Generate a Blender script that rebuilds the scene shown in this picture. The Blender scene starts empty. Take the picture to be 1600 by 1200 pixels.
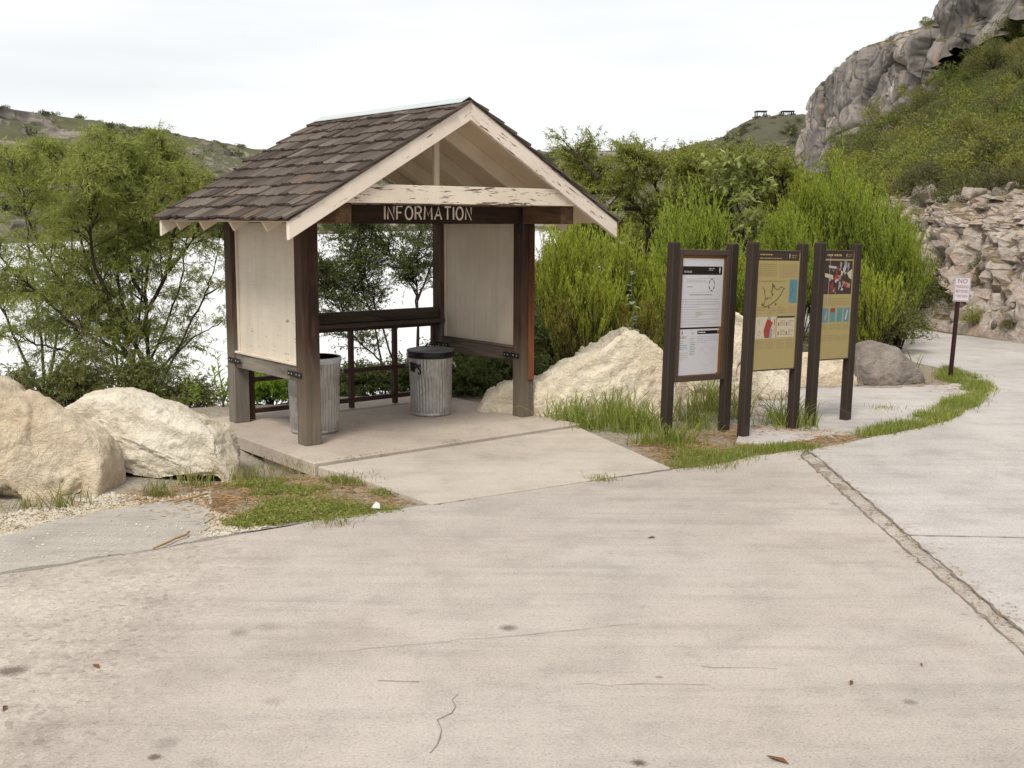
import bpy, bmesh, math
import numpy as np
from mathutils import Matrix, Vector

# ------------------------------------------------------------------ camera, sky, sun, exposure
sc = bpy.context.scene
C = sc.collection
F, H, PITCH, ROLL = 1756.0, 1.95, 0.1441, 0.0050      # focal length in 1600-wide pixels, eye height, tilt
cp, sp = math.cos(PITCH), math.sin(PITCH)
FW = np.array([0, cp, -sp]); UP0 = np.array([0, sp, cp]); RT0 = np.array([1.0, 0, 0])
RT = math.cos(ROLL) * RT0 + math.sin(ROLL) * UP0
UP = -math.sin(ROLL) * RT0 + math.cos(ROLL) * UP0
EYE = np.array([0, 0, H])
cam = bpy.data.cameras.new('camera'); camo = bpy.data.objects.new('camera', cam); C.objects.link(camo)
cam.sensor_width = 36; cam.lens = F / 1600 * 36; cam.clip_start = 0.1; cam.clip_end = 4000
camo.matrix_world = Matrix(((RT[0], UP[0], -FW[0], 0), (RT[1], UP[1], -FW[1], 0), (RT[2], UP[2], -FW[2], H), (0, 0, 0, 1)))
sc.camera = camo
sc.view_settings.view_transform = 'Standard'; sc.view_settings.look = 'None'
sc.view_settings.gamma = 1; sc.view_settings.use_curve_mapping = False
sc.view_settings.exposure = 0.55
sc.cycles.max_bounces = 6; sc.cycles.transparent_max_bounces = 8
sc.cycles.use_denoising = True

SUN_EL, SUN_AZ = math.radians(52), math.radians(198)     # azimuth from +Y clockwise: behind the camera, a little to its left
world = bpy.data.worlds.new('World'); sc.world = world; world.use_nodes = True
wt = world.node_tree; wn = wt.nodes; wl = wt.links
bg = wn['Background']
sky = wn.new('ShaderNodeTexSky'); sky.sky_type = 'NISHITA'; sky.sun_disc = False
sky.sun_elevation = SUN_EL; sky.sun_rotation = SUN_AZ
tc = wn.new('ShaderNodeTexCoord'); mp = wn.new('ShaderNodeMapping'); mp.inputs['Scale'].default_value = (1.0, 1.0, 7.0)
nz = wn.new('ShaderNodeTexNoise'); nz.inputs['Scale'].default_value = 2.2; nz.inputs['Detail'].default_value = 4; nz.inputs['Roughness'].default_value = .45
cr = wn.new('ShaderNodeValToRGB')
cr.color_ramp.elements[0].position = .30; cr.color_ramp.elements[0].color = (.80, .825, .84, 1)
cr.color_ramp.elements[1].position = .62; cr.color_ramp.elements[1].color = (1.0, 1.0, 1.0, 1)
vm = wn.new('ShaderNodeVectorMath'); vm.operation = 'SCALE'; vm.inputs['Scale'].default_value = 7.3
mx = wn.new('ShaderNodeMixRGB'); mx.inputs['Fac'].default_value = .94
wl.new(tc.outputs['Generated'], mp.inputs['Vector']); wl.new(mp.outputs['Vector'], nz.inputs['Vector'])
wl.new(nz.outputs['Fac'], cr.inputs['Fac']); wl.new(cr.outputs['Color'], vm.inputs[0])
wl.new(sky.outputs['Color'], mx.inputs['Color1']); wl.new(vm.outputs['Vector'], mx.inputs['Color2'])
wl.new(mx.outputs['Color'], bg.inputs['Color']); bg.inputs['Strength'].default_value = 0.10
sun = bpy.data.lights.new('sun', 'SUN'); sun.energy = 2.1; sun.angle = math.radians(18); sun.color = (1, .94, .84)
suno = bpy.data.objects.new('sun', sun); C.objects.link(suno)
sd = Vector((math.sin(SUN_AZ) * math.cos(SUN_EL), math.cos(SUN_AZ) * math.cos(SUN_EL), math.sin(SUN_EL)))
suno.rotation_euler = sd.to_track_quat('Z', 'Y').to_euler(); suno.location = (0, -5, 30)

# ------------------------------------------------------------------ reading measurements of the place (site survey from the photograph)
def ray(x, y): return FW + RT * (x - 800) / F + UP * (600 - y) / F
def G(x, y, z=0.0):
    d = ray(x, y); return EYE + d * (z - H) / d[2]
def atY(x, y, Y):
    d = ray(x, y); return EYE + d * Y / d[1]
def atX(x, y, X):
    d = ray(x, y); return EYE + d * X / d[0]
def px(P):
    d = np.asarray(P, float) - EYE; z = d @ FW
    return 800 + F * (d @ RT) / z, 600 - F * (d @ UP) / z

# ------------------------------------------------------------------ numpy noise
def _h(i, j, k, s):
    n = (i * 374761393 + j * 668265263 + k * 1274126177 + s * 974634777) & 0xffffffff
    n = ((n ^ (n >> 13)) * 1274126177) & 0xffffffff
    n = ((n ^ (n >> 16)) * 2246822519) & 0xffffffff
    return ((n ^ (n >> 15)) & 0xffff) / 65535.0 * 2 - 1
def vnoise(P, s=0):
    P = np.asarray(P, float); f0 = np.floor(P).astype(np.int64); t = P - f0; t = t * t * t * (t * (t * 6 - 15) + 10)
    r = 0
    for a in (0, 1):
        wx = t[..., 0] if a else 1 - t[..., 0]
        for b in (0, 1):
            wy = t[..., 1] if b else 1 - t[..., 1]
            for c in (0, 1):
                wz = t[..., 2] if c else 1 - t[..., 2]
                r = r + wx * wy * wz * _h(f0[..., 0] + a, f0[..., 1] + b, f0[..., 2] + c, s)
    return r
def fbm(P, s=0, o=5, g=.5, l=2.03):
    P = np.asarray(P, float); r = 0; a = 1
    for i in range(o): r = r + a * vnoise(P, s + i * 17); P = P * l + 13.7; a *= g
    return r
def ridged(P, s=0, o=5, g=.5):
    P = np.asarray(P, float); r = 0; a = 1
    for i in range(o): r = r + a * (1 - 2 * np.abs(vnoise(P, s + i * 31))); P = P * 2.07 + 7.1; a *= g
    return r
def worley(P, s=0, tilt=.9):
    """broken rock: every cell is a tilted plane; returns offset and closeness to a joint (0 at the joint)"""
    P = np.asarray(P, float); c0 = np.floor(P).astype(np.int64); f1 = np.full(P.shape[:-1], 9.0); f2 = f1.copy(); off = f1 * 0
    for a in (-1, 0, 1):
        for b in (-1, 0, 1):
            for c in (-1, 0, 1):
                i, j, k = c0[..., 0] + a, c0[..., 1] + b, c0[..., 2] + c
                q = np.stack([i + .5 + .45 * _h(i, j, k, s), j + .5 + .45 * _h(i, j, k, s + 1), k + .5 + .45 * _h(i, j, k, s + 2)], -1); d = P - q; r = (d * d).sum(-1)
                g = np.stack([_h(i, j, k, s + 3), _h(i, j, k, s + 4), _h(i, j, k, s + 5)], -1); o = .5 * _h(i, j, k, s + 6) + tilt * (d * g).sum(-1)
                m = r < f1; f2 = np.where(m, f1, np.minimum(f2, r)); off = np.where(m, o, off); f1 = np.where(m, r, f1)
    return off, np.sqrt(f2) - np.sqrt(f1)
def smooth(a, b, x):
    t = np.clip((x - a) / (b - a), 0, 1); return t * t * (3 - 2 * t)
def unit(v):
    v = np.asarray(v, float); return v / np.maximum(np.linalg.norm(v, axis=-1, keepdims=True), 1e-9)

# ------------------------------------------------------------------ objects
def tag(o, label=None, cat=None, group=None, kind=None):
    if label: o['label'] = label
    if cat: o['category'] = cat
    if group: o['group'] = group
    if kind: o['kind'] = kind
    return o
def empty(name, loc=(0, 0, 0), rotz=0.0, label=None, cat=None, group=None):
    o = bpy.data.objects.new(name, None); C.objects.link(o); o.location = loc; o.rotation_euler = (0, 0, rotz); o.empty_display_size = .1
    return tag(o, label, cat, group)
def link(name, me, parent=None, mat=None):
    o = bpy.data.objects.new(name, me); C.objects.link(o)
    if parent is not None: o.parent = parent
    if mat is not None and not me.materials:
        for m in (mat if isinstance(mat, (list, tuple)) else [mat]): me.materials.append(m)
    return o
def copy_tree(o, parent=None):
    c = o.copy(); C.objects.link(c)
    if parent is not None: c.parent = parent
    for ch in list(o.children): copy_tree(ch, c)
    return c
def npmesh(name, V, faces, smoothf=False):
    """V (n,3); faces: list of int arrays (m,3) or (m,4)"""
    me = bpy.data.meshes.new(name); V = np.ascontiguousarray(V, np.float32)
    faces = [np.asarray(f, np.int32) for f in (faces if isinstance(faces, list) else [faces]) if len(f)]
    me.vertices.add(len(V)); me.vertices.foreach_set('co', V.ravel())
    tot = np.concatenate([np.full(len(f), f.shape[1], np.int32) for f in faces])
    idx = np.concatenate([f.ravel() for f in faces])
    me.loops.add(len(idx)); me.loops.foreach_set('vertex_index', idx)
    me.polygons.add(len(tot)); st = np.zeros(len(tot), np.int32); st[1:] = np.cumsum(tot)[:-1]
    me.polygons.foreach_set('loop_start', st); me.polygons.foreach_set('loop_total', tot)
    if smoothf: me.polygons.foreach_set('use_smooth', np.ones(len(tot), bool))
    me.update(calc_edges=True); me.validate()
    return me
def gridmesh(name, P, smoothf=True, wrap_v=False):
    n, m = P.shape[:2]; I = np.arange(n * m).reshape(n, m)
    if wrap_v: I = np.concatenate([I, I[:, :1]], 1)
    f = np.stack([I[:-1, :-1], I[1:, :-1], I[1:, 1:], I[:-1, 1:]], -1).reshape(-1, 4)
    return npmesh(name, P.reshape(-1, 3), f, smoothf)

class MB:
    """collects boxes, tubes, lathes and plates, and links them as one mesh"""
    def __init__(s): s.v = []; s.f = []; s.m = []; s.sm = []
    def add(s, V, Fs, mi=0, smoothf=False):
        o = len(s.v); s.v += [tuple(map(float, p)) for p in V]
        for f in Fs: s.f.append(tuple(o + i for i in f)); s.m.append(mi); s.sm.append(smoothf)
    def box(s, lo, hi, mi=0, M=None):
        x0, y0, z0 = lo; x1, y1, z1 = hi
        V = np.array([(x0, y0, z0), (x1, y0, z0), (x1, y1, z0), (x0, y1, z0), (x0, y0, z1), (x1, y0, z1), (x1, y1, z1), (x0, y1, z1)], float)
        if M is not None: V = np.array([M @ Vector(p) for p in V])
        s.add(V, [(0, 3, 2, 1), (4, 5, 6, 7), (0, 1, 5, 4), (1, 2, 6, 5), (2, 3, 7, 6), (3, 0, 4, 7)], mi); return s
    def beam(s, a, b, w, h, up=(0, 0, 1), mi=0):
        """bar of section w x h from a to b (h along up)"""
        a = np.array(a, float); b = np.array(b, float); d = unit(b - a); up = np.array(up, float)
        sx = unit(np.cross(d, up)); sz = np.cross(sx, d)
        V = [p + sx * w / 2 * i + sz * h / 2 * j for p in (a, b) for i, j in ((-1, -1), (1, -1), (1, 1), (-1, 1))]
        s.add(V, [(0, 1, 2, 3), (7, 6, 5, 4), (0, 4, 5, 1), (1, 5, 6, 2), (2, 6, 7, 3), (3, 7, 4, 0)], mi); return s
    def tube(s, pts, r, n=8, cap=True, mi=0, smoothf=True):
        pts = np.array(pts, float); r = np.broadcast_to(np.array(r, float), (len(pts),))
        V, Fq = tube_arrays(pts, r, n); s.add(V, [tuple(q) for q in Fq], mi, smoothf)
        if cap:
            o = len(s.v) - len(V); s.f.append(tuple(o + i for i in range(n))[::-1]); s.m.append(mi); s.sm.append(False)
            e = o + (len(pts) - 1) * n; s.f.append(tuple(e + i for i in range(n))); s.m.append(mi); s.sm.append(False)
        return s
    def lathe(s, prof, n=32, mi=0, cap0=False, cap1=False, flute=None, smoothf=True):
        V = []; A = np.arange(n) / n * 2 * math.pi
        for k, (r, z) in enumerate(prof):
            rr = r + (flute(A, k) if flute else 0)
            V += list(np.stack([rr * np.cos(A), rr * np.sin(A), np.full(n, z)], -1))
        f = [(k * n + i, k * n + (i + 1) % n, (k + 1) * n + (i + 1) % n, (k + 1) * n + i) for k in range(len(prof) - 1) for i in range(n)]
        s.add(V, f, mi, smoothf); o = len(s.v) - len(V)
        if cap0: s.f.append(tuple(o + i for i in range(n))[::-1]); s.m.append(mi); s.sm.append(False)
        if cap1: e = o + (len(prof) - 1) * n; s.f.append(tuple(e + i for i in range(n))); s.m.append(mi); s.sm.append(False)
        return s
    def prism(s, poly, z0, z1, mi=0):
        n = len(poly); a = sum(poly[i][0] * poly[(i + 1) % n][1] - poly[(i + 1) % n][0] * poly[i][1] for i in range(n))
        if a < 0: poly = poly[::-1]
        V = [(p[0], p[1], z0) for p in poly] + [(p[0], p[1], z1) for p in poly]
        s.add(V, [tuple(range(n))[::-1], tuple(range(n, 2 * n))] + [(i, (i + 1) % n, n + (i + 1) % n, n + i) for i in range(n)], mi); return s
    def mesh(s, name, bevel=0, wob=0, seed=0, segs=1):
        bm = bmesh.new(); vs = [bm.verts.new(p) for p in s.v]
        for f, m, q in zip(s.f, s.m, s.sm):
            try: fc = bm.faces.new([vs[i] for i in f]); fc.material_index = m; fc.smooth = q
            except ValueError: pass
        if bevel: bmesh.ops.bevel(bm, geom=list(bm.edges), offset=bevel, segments=segs, affect='EDGES', clamp_overlap=True)
        me = bpy.data.meshes.new(name); bm.to_mesh(me); bm.free()
        return me
    def build(s, name, mat, parent=None, bevel=0, segs=1):
        return link(name, s.mesh(name, bevel, segs=segs), parent, mat)
def tube_arrays(pts, r, n):
    T = np.gradient(pts, axis=0); T = unit(T); ref = np.array([0.31, 0.22, .92]) if abs(T[0][2]) < .9 else np.array([.95, .2, .1])
    A = unit(np.cross(T, ref)); B = np.cross(T, A); a = np.arange(n) / n * 2 * math.pi
    V = pts[:, None] + r[:, None, None] * (A[:, None] * np.cos(a)[None, :, None] + B[:, None] * np.sin(a)[None, :, None])
    I = np.arange(len(pts) * n).reshape(len(pts), n); J = np.roll(I, -1, 1)
    Fq = np.stack([I[:-1], J[:-1], J[1:], I[1:]], -1).reshape(-1, 4)
    return V.reshape(-1, 3), Fq

# ------------------------------------------------------------------ materials
def newmat(name):
    m = bpy.data.materials.new(name); m.use_nodes = True
    return m, m.node_tree.nodes, m.node_tree.links, m.node_tree.nodes['Principled BSDF']
class NT:
    """short hands for node building"""
    def __init__(s, m): s.m = m; s.n = m.node_tree.nodes; s.l = m.node_tree.links; s.co = s.n.new('ShaderNodeTexCoord').outputs['Object']
    def map(s, scale=(1, 1, 1), rot=(0, 0, 0), loc=(0, 0, 0), src=None):
        k = s.n.new('ShaderNodeMapping'); k.inputs['Scale'].default_value = scale; k.inputs['Rotation'].default_value = rot; k.inputs['Location'].default_value = loc
        s.l.new(src or s.co, k.inputs['Vector']); return k.outputs['Vector']
    def noise(s, vec, scale, detail=4, rough=.55, dist=0):
        k = s.n.new('ShaderNodeTexNoise'); k.inputs['Scale'].default_value = scale; k.inputs['Detail'].default_value = detail
        k.inputs['Roughness'].default_value = rough; k.inputs['Distortion'].default_value = dist; s.l.new(vec, k.inputs['Vector']); return k.outputs['Fac']
    def vor(s, vec, scale, feature='F1', out='Distance'):
        k = s.n.new('ShaderNodeTexVoronoi'); k.feature = feature; k.inputs['Scale'].default_value = scale; s.l.new(vec, k.inputs['Vector']); return k.outputs[out]
    def ramp(s, fac, stops):
        k = s.n.new('ShaderNodeValToRGB'); e = k.color_ramp.elements
        while len(e) < len(stops): e.new(.5)
        for el, (p, c) in zip(e, stops):
            el.position = p; el.color = (c, c, c, 1) if isinstance(c, (int, float)) else (*c, 1)
        s.l.new(fac, k.inputs['Fac']); return k.outputs['Color']
    def mix(s, fac, a, b, mode='MIX'):
        k = s.n.new('ShaderNodeMixRGB'); k.blend_type = mode
        for i, v in (('Fac', fac), ('Color1', a), ('Color2', b)):
            if isinstance(v, (int, float)): k.inputs[i].default_value = v if i == 'Fac' else (v, v, v, 1)
            elif isinstance(v, tuple): k.inputs[i].default_value = (*v, 1)
            else: s.l.new(v, k.inputs[i])
        return k.outputs['Color']
    def math(s, op, a, b=0.0, clamp=False):
        k = s.n.new('ShaderNodeMath'); k.operation = op; k.use_clamp = clamp
        for i, v in enumerate((a, b)):
            if isinstance(v, (int, float)): k.inputs[i].default_value = v
            else: s.l.new(v, k.inputs[i])
        return k.outputs['Value']
    def sep(s, src=None):
        k = s.n.new('ShaderNodeSeparateXYZ'); s.l.new(src or s.co, k.inputs[0]); return k.outputs
    def objrand(s): return s.n.new('ShaderNodeObjectInfo').outputs['Random']
    def island(s): return s.n.new('ShaderNodeNewGeometry').outputs['Random Per Island']
    def normal(s): return s.n.new('ShaderNodeNewGeometry').outputs['Normal']
    def finish(s, col, rough=.85, bump=None, bstr=.3, bdist=.01, metal=0.0, spec=.3, transl=None):
        p = s.n['Principled BSDF']
        if isinstance(col, tuple): p.inputs['Base Color'].default_value = (*col, 1)
        else: s.l.new(col, p.inputs['Base Color'])
        if isinstance(rough, (int, float)): p.inputs['Roughness'].default_value = rough
        else: s.l.new(rough, p.inputs['Roughness'])
        p.inputs['Metallic'].default_value = metal; p.inputs['Specular IOR Level'].default_value = spec
        if bump is not None:
            b = s.n.new('ShaderNodeBump'); b.inputs['Strength'].default_value = bstr; b.inputs['Distance'].default_value = bdist
            s.l.new(bump, b.inputs['Height']); s.l.new(b.outputs['Normal'], p.inputs['Normal'])
        if transl:
            t = s.n.new('ShaderNodeBsdfTranslucent'); a = s.n.new('ShaderNodeMixShader'); a.inputs[0].default_value = transl
            s.l.new(col, t.inputs['Color']) if not isinstance(col, tuple) else None
            s.l.new(p.outputs[0], a.inputs[1]); s.l.new(t.outputs[0], a.inputs[2]); s.l.new(a.outputs[0], s.n['Material Output'].inputs['Surface'])
        return s.m
def nt(name): return NT(newmat(name)[0])
def plain(name, col, rough=.7, metal=0.0, var=.12, scale=30, bump=.1):
    t = nt(name); n = t.noise(t.co, scale, 5, .6); c = t.mix(t.ramp(n, [(.3, 1 - var), (.7, 1 + var)]), (0, 0, 0), col)
    c = t.mix(1.0, col, t.ramp(n, [(.25, 1 - var), (.75, min(1, 1 + var))]), 'MULTIPLY')
    return t.finish(c, rough, n, bump, .003, metal)
def leafmat(name, a, b, c=None, transl=.5, rough=.6, objvar=.0, hue=None):
    t = nt(name); r = t.island(); n = t.noise(t.co, 1.7, 2)
    col = t.ramp(r, [(0, a), (.55, b), (1, c or b)])
    col = t.mix(t.ramp(n, [(.35, 0.0), (.65, .5)]), col, a)
    if objvar:
        o = t.objrand(); col = t.mix(t.math('MULTIPLY', o, objvar), col, hue or a)
    return t.finish(col, rough, spec=.25, transl=transl)

def wood(name, axis, dark, light, low=None, lowz=(0, .5), grain=26, scale=1.0):
    """weathered timber with the grain along an axis; 'low' is greyer weathering near the foot"""
    t = nt(name); s = [grain, grain, grain]; s[axis] = 1.6
    v = t.map(tuple(s)); g = t.noise(v, 1.0 * scale, 6, .65, .6)
    s2 = [9, 9, 9]; s2[axis] = 1.1; w = t.noise(t.map(tuple(s2), loc=(3, 1, 2)), 1.0, 3, .5, 1.5)
    c = t.ramp(g, [(.3, dark), (.72, light)])
    c = t.mix(t.ramp(w, [(.42, .0), (.7, .8)]), c, tuple(x * .45 for x in dark))
    k = t.vor(t.map(tuple(x * .2 if i == axis else x * .33 for i, x in enumerate((7, 7, 7)))), 1.6)
    c = t.mix(t.ramp(k, [(.03, .85), (.075, 0.0)]), c, (.20, .065, .018))
    if low:
        z = t.sep()[2]; zz = t.math('ADD', z, t.math('MULTIPLY', t.math('SUBTRACT', g, .5), .5))
        m = t.n.new('ShaderNodeMapRange'); m.inputs[1].default_value = lowz[0]; m.inputs[2].default_value = lowz[1]; m.inputs[3].default_value = .85; m.inputs[4].default_value = 0
        t.l.new(zz, m.inputs[0]); lw = t.mix(1.0, low, t.ramp(g, [(.3, .55), (.7, 1.0)]), 'MULTIPLY'); c = t.mix(m.outputs[0], c, lw)
    return t.finish(c, .85, g, .45, .006)
def stainpanel(name, col, grain_axis, rise=.62, base=.5, streak=.80):
    """weathered painted plywood: grain checks, rain streaks, dirt rising from the sill"""
    t = nt(name); s = [40, 40, 40]; s[grain_axis] = 2.2; g = t.noise(t.map(tuple(s)), 1.0, 6, .65, 1.2)
    d = t.noise(t.co, 2.1, 6, .6); r = t.noise(t.map((16, 16, .8), loc=(3, 3, 3)), 1.0, 5, .6, .4); f = t.noise(t.map((8, 8, 8), loc=(1, 5, 2)), 1.0, 5, .7)
    c = t.mix(t.ramp(d, [(.35, 0.0), (.75, .55)]), col, tuple(x * k for x, k in zip(col, (.74, .70, .64))))
    c = t.mix(1.0, c, t.ramp(r, [(.3, streak), (.6, 1.04)]), 'MULTIPLY'); c = t.mix(1.0, c, t.ramp(g, [(.28, .90), (.5, 1.0)]), 'MULTIPLY')
    z = t.sep()[2]; m = t.n.new('ShaderNodeMapRange'); m.inputs[1].default_value = .85; m.inputs[2].default_value = 1.25; m.inputs[3].default_value = rise; m.inputs[4].default_value = base
    t.l.new(z, m.inputs[0]); ck = t.math('ADD', t.math('MULTIPLY', g, .6), t.math('MULTIPLY', f, .4)); ck = t.math('SUBTRACT', ck, t.math('SUBTRACT', 1.12, m.outputs[0]))
    c = t.mix(t.ramp(ck, [(.0, 0.0), (.03, .8)]), c, (.20, .155, .11))
    return t.finish(c, .8, g, .35, .003)
def paint(name, axis, col, under, amount=.6, stain=(.35, .26, .17), roty=0.0):
    """old cream paint, flaking along the grain"""
    t = nt(name); s = [75, 75, 75]; s[axis] = 9.0; src = t.map(rot=(0, math.radians(roty), 0)) if roty else None
    g = t.noise(t.map(tuple(s), src=src), 1.0, 5, .65, .5); s2 = [26, 26, 26]; s2[axis] = 3.2
    h = t.noise(t.map(tuple(s2), loc=(5, 2, 9), src=src), 1.0, 4, .55, .6)
    f = t.math('ADD', t.math('MULTIPLY', g, .55), t.math('MULTIPLY', h, .45))
    m = t.ramp(f, [(amount, 0.0), (amount + .025, 1.0)])
    d = t.noise(t.co, 2.3, 5, .6); c = t.mix(t.ramp(d, [(.4, 0.0), (.8, .35)]), col, stain)
    c = t.mix(m, c, under); hb = t.math('SUBTRACT', t.math('MULTIPLY', g, .3), m)
    return t.finish(c, .7, hb, .5, .003)

M = {}
def concrete(name, base, tint, coarse=None, streak=True, agg=.5, spots=()):
    t = nt(name); co = t.co
    big = t.noise(co, .45, 5, .6); mid = t.noise(co, 2.6, 6, .65); fine = t.noise(co, 90, 3, .7); fine2 = t.noise(t.map(loc=(4, 7, 1)), 240, 2, .6)
    c = t.mix(t.ramp(big, [(.36, 0.0), (.66, 1.0)]), base, tint)
    c = t.mix(1.0, c, t.ramp(mid, [(.3, .84), (.5, 1.0), (.75, 1.08)]), 'MULTIPLY')
    wide = t.noise(t.map((1, .5, 1), loc=(20, 3, 0)), .8, 3, .5); c = t.mix(1.0, c, t.ramp(wide, [(.3, .90), (.55, 1.0), (.75, 1.05)]), 'MULTIPLY')
    if streak:
        st = t.noise(t.map((.35, 5.5, 1), (0, 0, math.radians(28))), 1.5, 6, .7, .4)
        c = t.mix(1.0, c, t.ramp(st, [(.28, .86), (.5, 1.0), (.8, 1.08)]), 'MULTIPLY')
    sp_ = t.vor(t.map(loc=(1, 2, 3)), 105, 'F1', 'Color'); spd = t.sep(sp_)[0]
    c = t.mix(agg, c, t.mix(1.0, c, t.ramp(spd, [(0, .62), (.14, .92), (.3, 1.0), (.85, 1.0), (1, 1.16)]), 'MULTIPLY'))
    c = t.mix(1.0, c, t.ramp(fine, [(.3, .74), (.52, 1.0), (.8, 1.14)]), 'MULTIPLY')
    pit = t.ramp(fine2, [(.24, .0), (.3, 1.0)]); c = t.mix(1.0, c, t.mix(pit, (.5, .45, .4), (1, 1, 1)), 'MULTIPLY')
    if coarse:
        X, Y, Z = t.sep()
        e = t.math('ADD', t.math('SUBTRACT', t.math('MULTIPLY', X, -1.0), coarse), t.math('MULTIPLY', t.math('SUBTRACT', Y, 4.0), -.06))
        e = t.math('ADD', e, t.math('MULTIPLY', t.math('SUBTRACT', big, .5), 1.2)); k = t.ramp(e, [(.35, 0.0), (.95, .65)])
        ag = t.vor(co, 38, 'F1', 'Color'); ag = t.sep(ag)[1]
        cc = t.mix(1.0, c, t.ramp(ag, [(0, .58), (.15, .88), (.6, 1.0), (1, 1.18)]), 'MULTIPLY')
        cc = t.mix(1.0, cc, (1.0, .965, .91), 'MULTIPLY')
        ds = t.noise(t.map((2.2, .5, 1), (0, 0, math.radians(-35))), 1.6, 5, .65); cc = t.mix(1.0, cc, t.ramp(ds, [(.3, .94), (.7, 1.03)]), 'MULTIPLY')
        c = t.mix(k, c, cc)
    # rust brown and grey blotches
    bl = t.noise(t.map((1, 1.8, 1), loc=(11, 3, 0)), 1.1, 4, .55); c = t.mix(t.ramp(bl, [(.62, 0.0), (.78, .35)]), c, (.25, .19, .13))
    for (sx, sy, sr, sk) in spots:
        k = t.n.new('ShaderNodeVectorMath'); k.operation = 'DISTANCE'; k.inputs[1].default_value = (sx, sy, 0); t.l.new(co, k.inputs[0])
        q = t.math('ADD', k.outputs['Value'], t.math('MULTIPLY', t.math('SUBTRACT', mid, .5), sr * 2.2)); q = t.math('ADD', q, t.math('MULTIPLY', t.math('SUBTRACT', fine, .5), sr * .9))
        mr = t.n.new('ShaderNodeMapRange'); mr.inputs[1].default_value = sr * .45; mr.inputs[2].default_value = sr * 1.25; mr.inputs[3].default_value = sk; mr.inputs[4].default_value = 0; t.l.new(q, mr.inputs[0])
        c = t.mix(mr.outputs[0], c, (.085, .06, .043))
    hb = t.math('ADD', t.math('MULTIPLY', fine, .6), t.math('MULTIPLY', spd, .25))
    return t.finish(c, .88, hb, .5, .005, spec=.25)

SPOTS = [(793, 981, .045, .7), (372, 988, .06, .45), (18, 1048, .075, .75), (998, 1192, .03, .9), (241, 1183, .024, .8), (418, 980, .07, .22), (425, 1096, .06, .25), (258, 1162, .05, .25), (40, 1150, .14, .2), (1422, 1097, .025, .5), (120, 990, .5, .10), (1030, 1058, .02, .5), (320, 1192, .06, .25), (1303, 787, .05, .3), (520, 1010, .35, .07)]
M['road'] = concrete('road_concrete', (0.398, 0.351, 0.312), (0.463, 0.416, 0.377), agg=.45, coarse=.8, spots=[(*G(x, y)[:2], r, k) for x, y, r, k in SPOTS])
M['road2'] = concrete('road_concrete_pale', (0.408, 0.373, 0.349), (0.500, 0.464, 0.438))
M['apron'] = concrete('apron_concrete', (0.438, 0.382, 0.319), (0.516, 0.459, 0.397), agg=.25)
M['slab'] = concrete('slab_concrete', (0.437, 0.362, 0.306), (0.498, 0.433, 0.365), agg=.3, streak=False)
M['shoulder'] = concrete('shoulder_asphalt', (.36, .325, .285), (.43, .395, .35), agg=.7)
M['lip'] = concrete('asphalt_lip', (.20, .18, .155), (.28, .255, .22), agg=1.0)
M['seam'] = concrete('rough_joint_fill', (.37, .325, .28), (.45, .405, .355), agg=1.0)

def soil():
    t = nt('soil'); n = t.noise(t.co, .8, 6, .6); f = t.noise(t.co, 60, 4, .7); g = t.vor(t.co, 40, 'F1', 'Color'); gs = t.sep(g)[0]
    c = t.ramp(n, [(.32, (0.228, 0.179, 0.125)), (.5, (0.304, 0.262, 0.209)), (.68, (0.357, 0.327, 0.281))])
    c = t.mix(1.0, c, t.ramp(gs, [(0, .68), (.3, .95), (1, 1.15)]), 'MULTIPLY'); c = t.mix(1.0, c, t.ramp(f, [(.3, .75), (.7, 1.12)]), 'MULTIPLY')
    # brush litter and scrub cover away from the paved area, lake mud under water
    X, Y, Z = t.sep(); k = t.ramp(t.math('ADD', t.math('MULTIPLY', Z, -1.0), t.math('MULTIPLY', n, .4)), [(.35, 0.0), (.75, 1.0)])
    c = t.mix(k, c, (.085, .07, .038))
    return t.finish(c, .95, t.math('ADD', f, gs), .5, .012, spec=.1)
M['soil'] = soil()

def hillmat(name, rock, rock2, veg, vegamt=.5, scale=.12, red=None):
    t = nt(name); n = t.noise(t.co, scale, 8, .68); b = t.noise(t.map(loc=(30, 5, 7)), scale * 4, 6, .7)
    lay = t.noise(t.map((.04, .04, .9)), 1.0, 6, .7, .5)
    c = t.mix(t.ramp(lay, [(.35, 0.0), (.65, 1.0)]), rock, rock2); c = t.mix(1.0, c, t.ramp(b, [(.3, .6), (.7, 1.15)]), 'MULTIPLY')
    if red: c = t.mix(t.ramp(t.noise(t.map(loc=(9, 9, 1)), scale * 2.2, 5, .6), [(.48, 0.0), (.66, .85)]), c, red)
    nz_ = t.sep(t.normal())[2]; k = t.math('ADD', t.math('MULTIPLY', nz_, .5), t.math('MULTIPLY', t.math('ADD', n, b), .5))
    c = t.mix(t.ramp(k, [(1.0 - vegamt, 0.0), (1.1 - vegamt, 1.0)]), c, t.mix(b, tuple(x * .6 for x in veg), veg))
    return t.finish(c, .95, t.math('ADD', b, lay), .6, .3, spec=.1)
M['bluff'] = hillmat('bluff_rock', (0.240, 0.215, 0.189), (0.384, 0.332, 0.285), (0.125, 0.126, 0.069), .22, .10)
M['hill'] = hillmat('hill_rock', (.17, .155, .14), (.25, .22, .20), (.11, .105, .07), .36, .08)
M['hillside'] = hillmat('hillside_soil', (0.208, 0.176, 0.144), (0.288, 0.256, 0.224), (0.080, 0.068, 0.032), .55, .5)
M['cut'] = hillmat('roadcut_rock', (.43, .36, .31), (.60, .525, .47), (.20, .16, .09), .16, 1.6, red=(.42, .28, .205))

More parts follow.
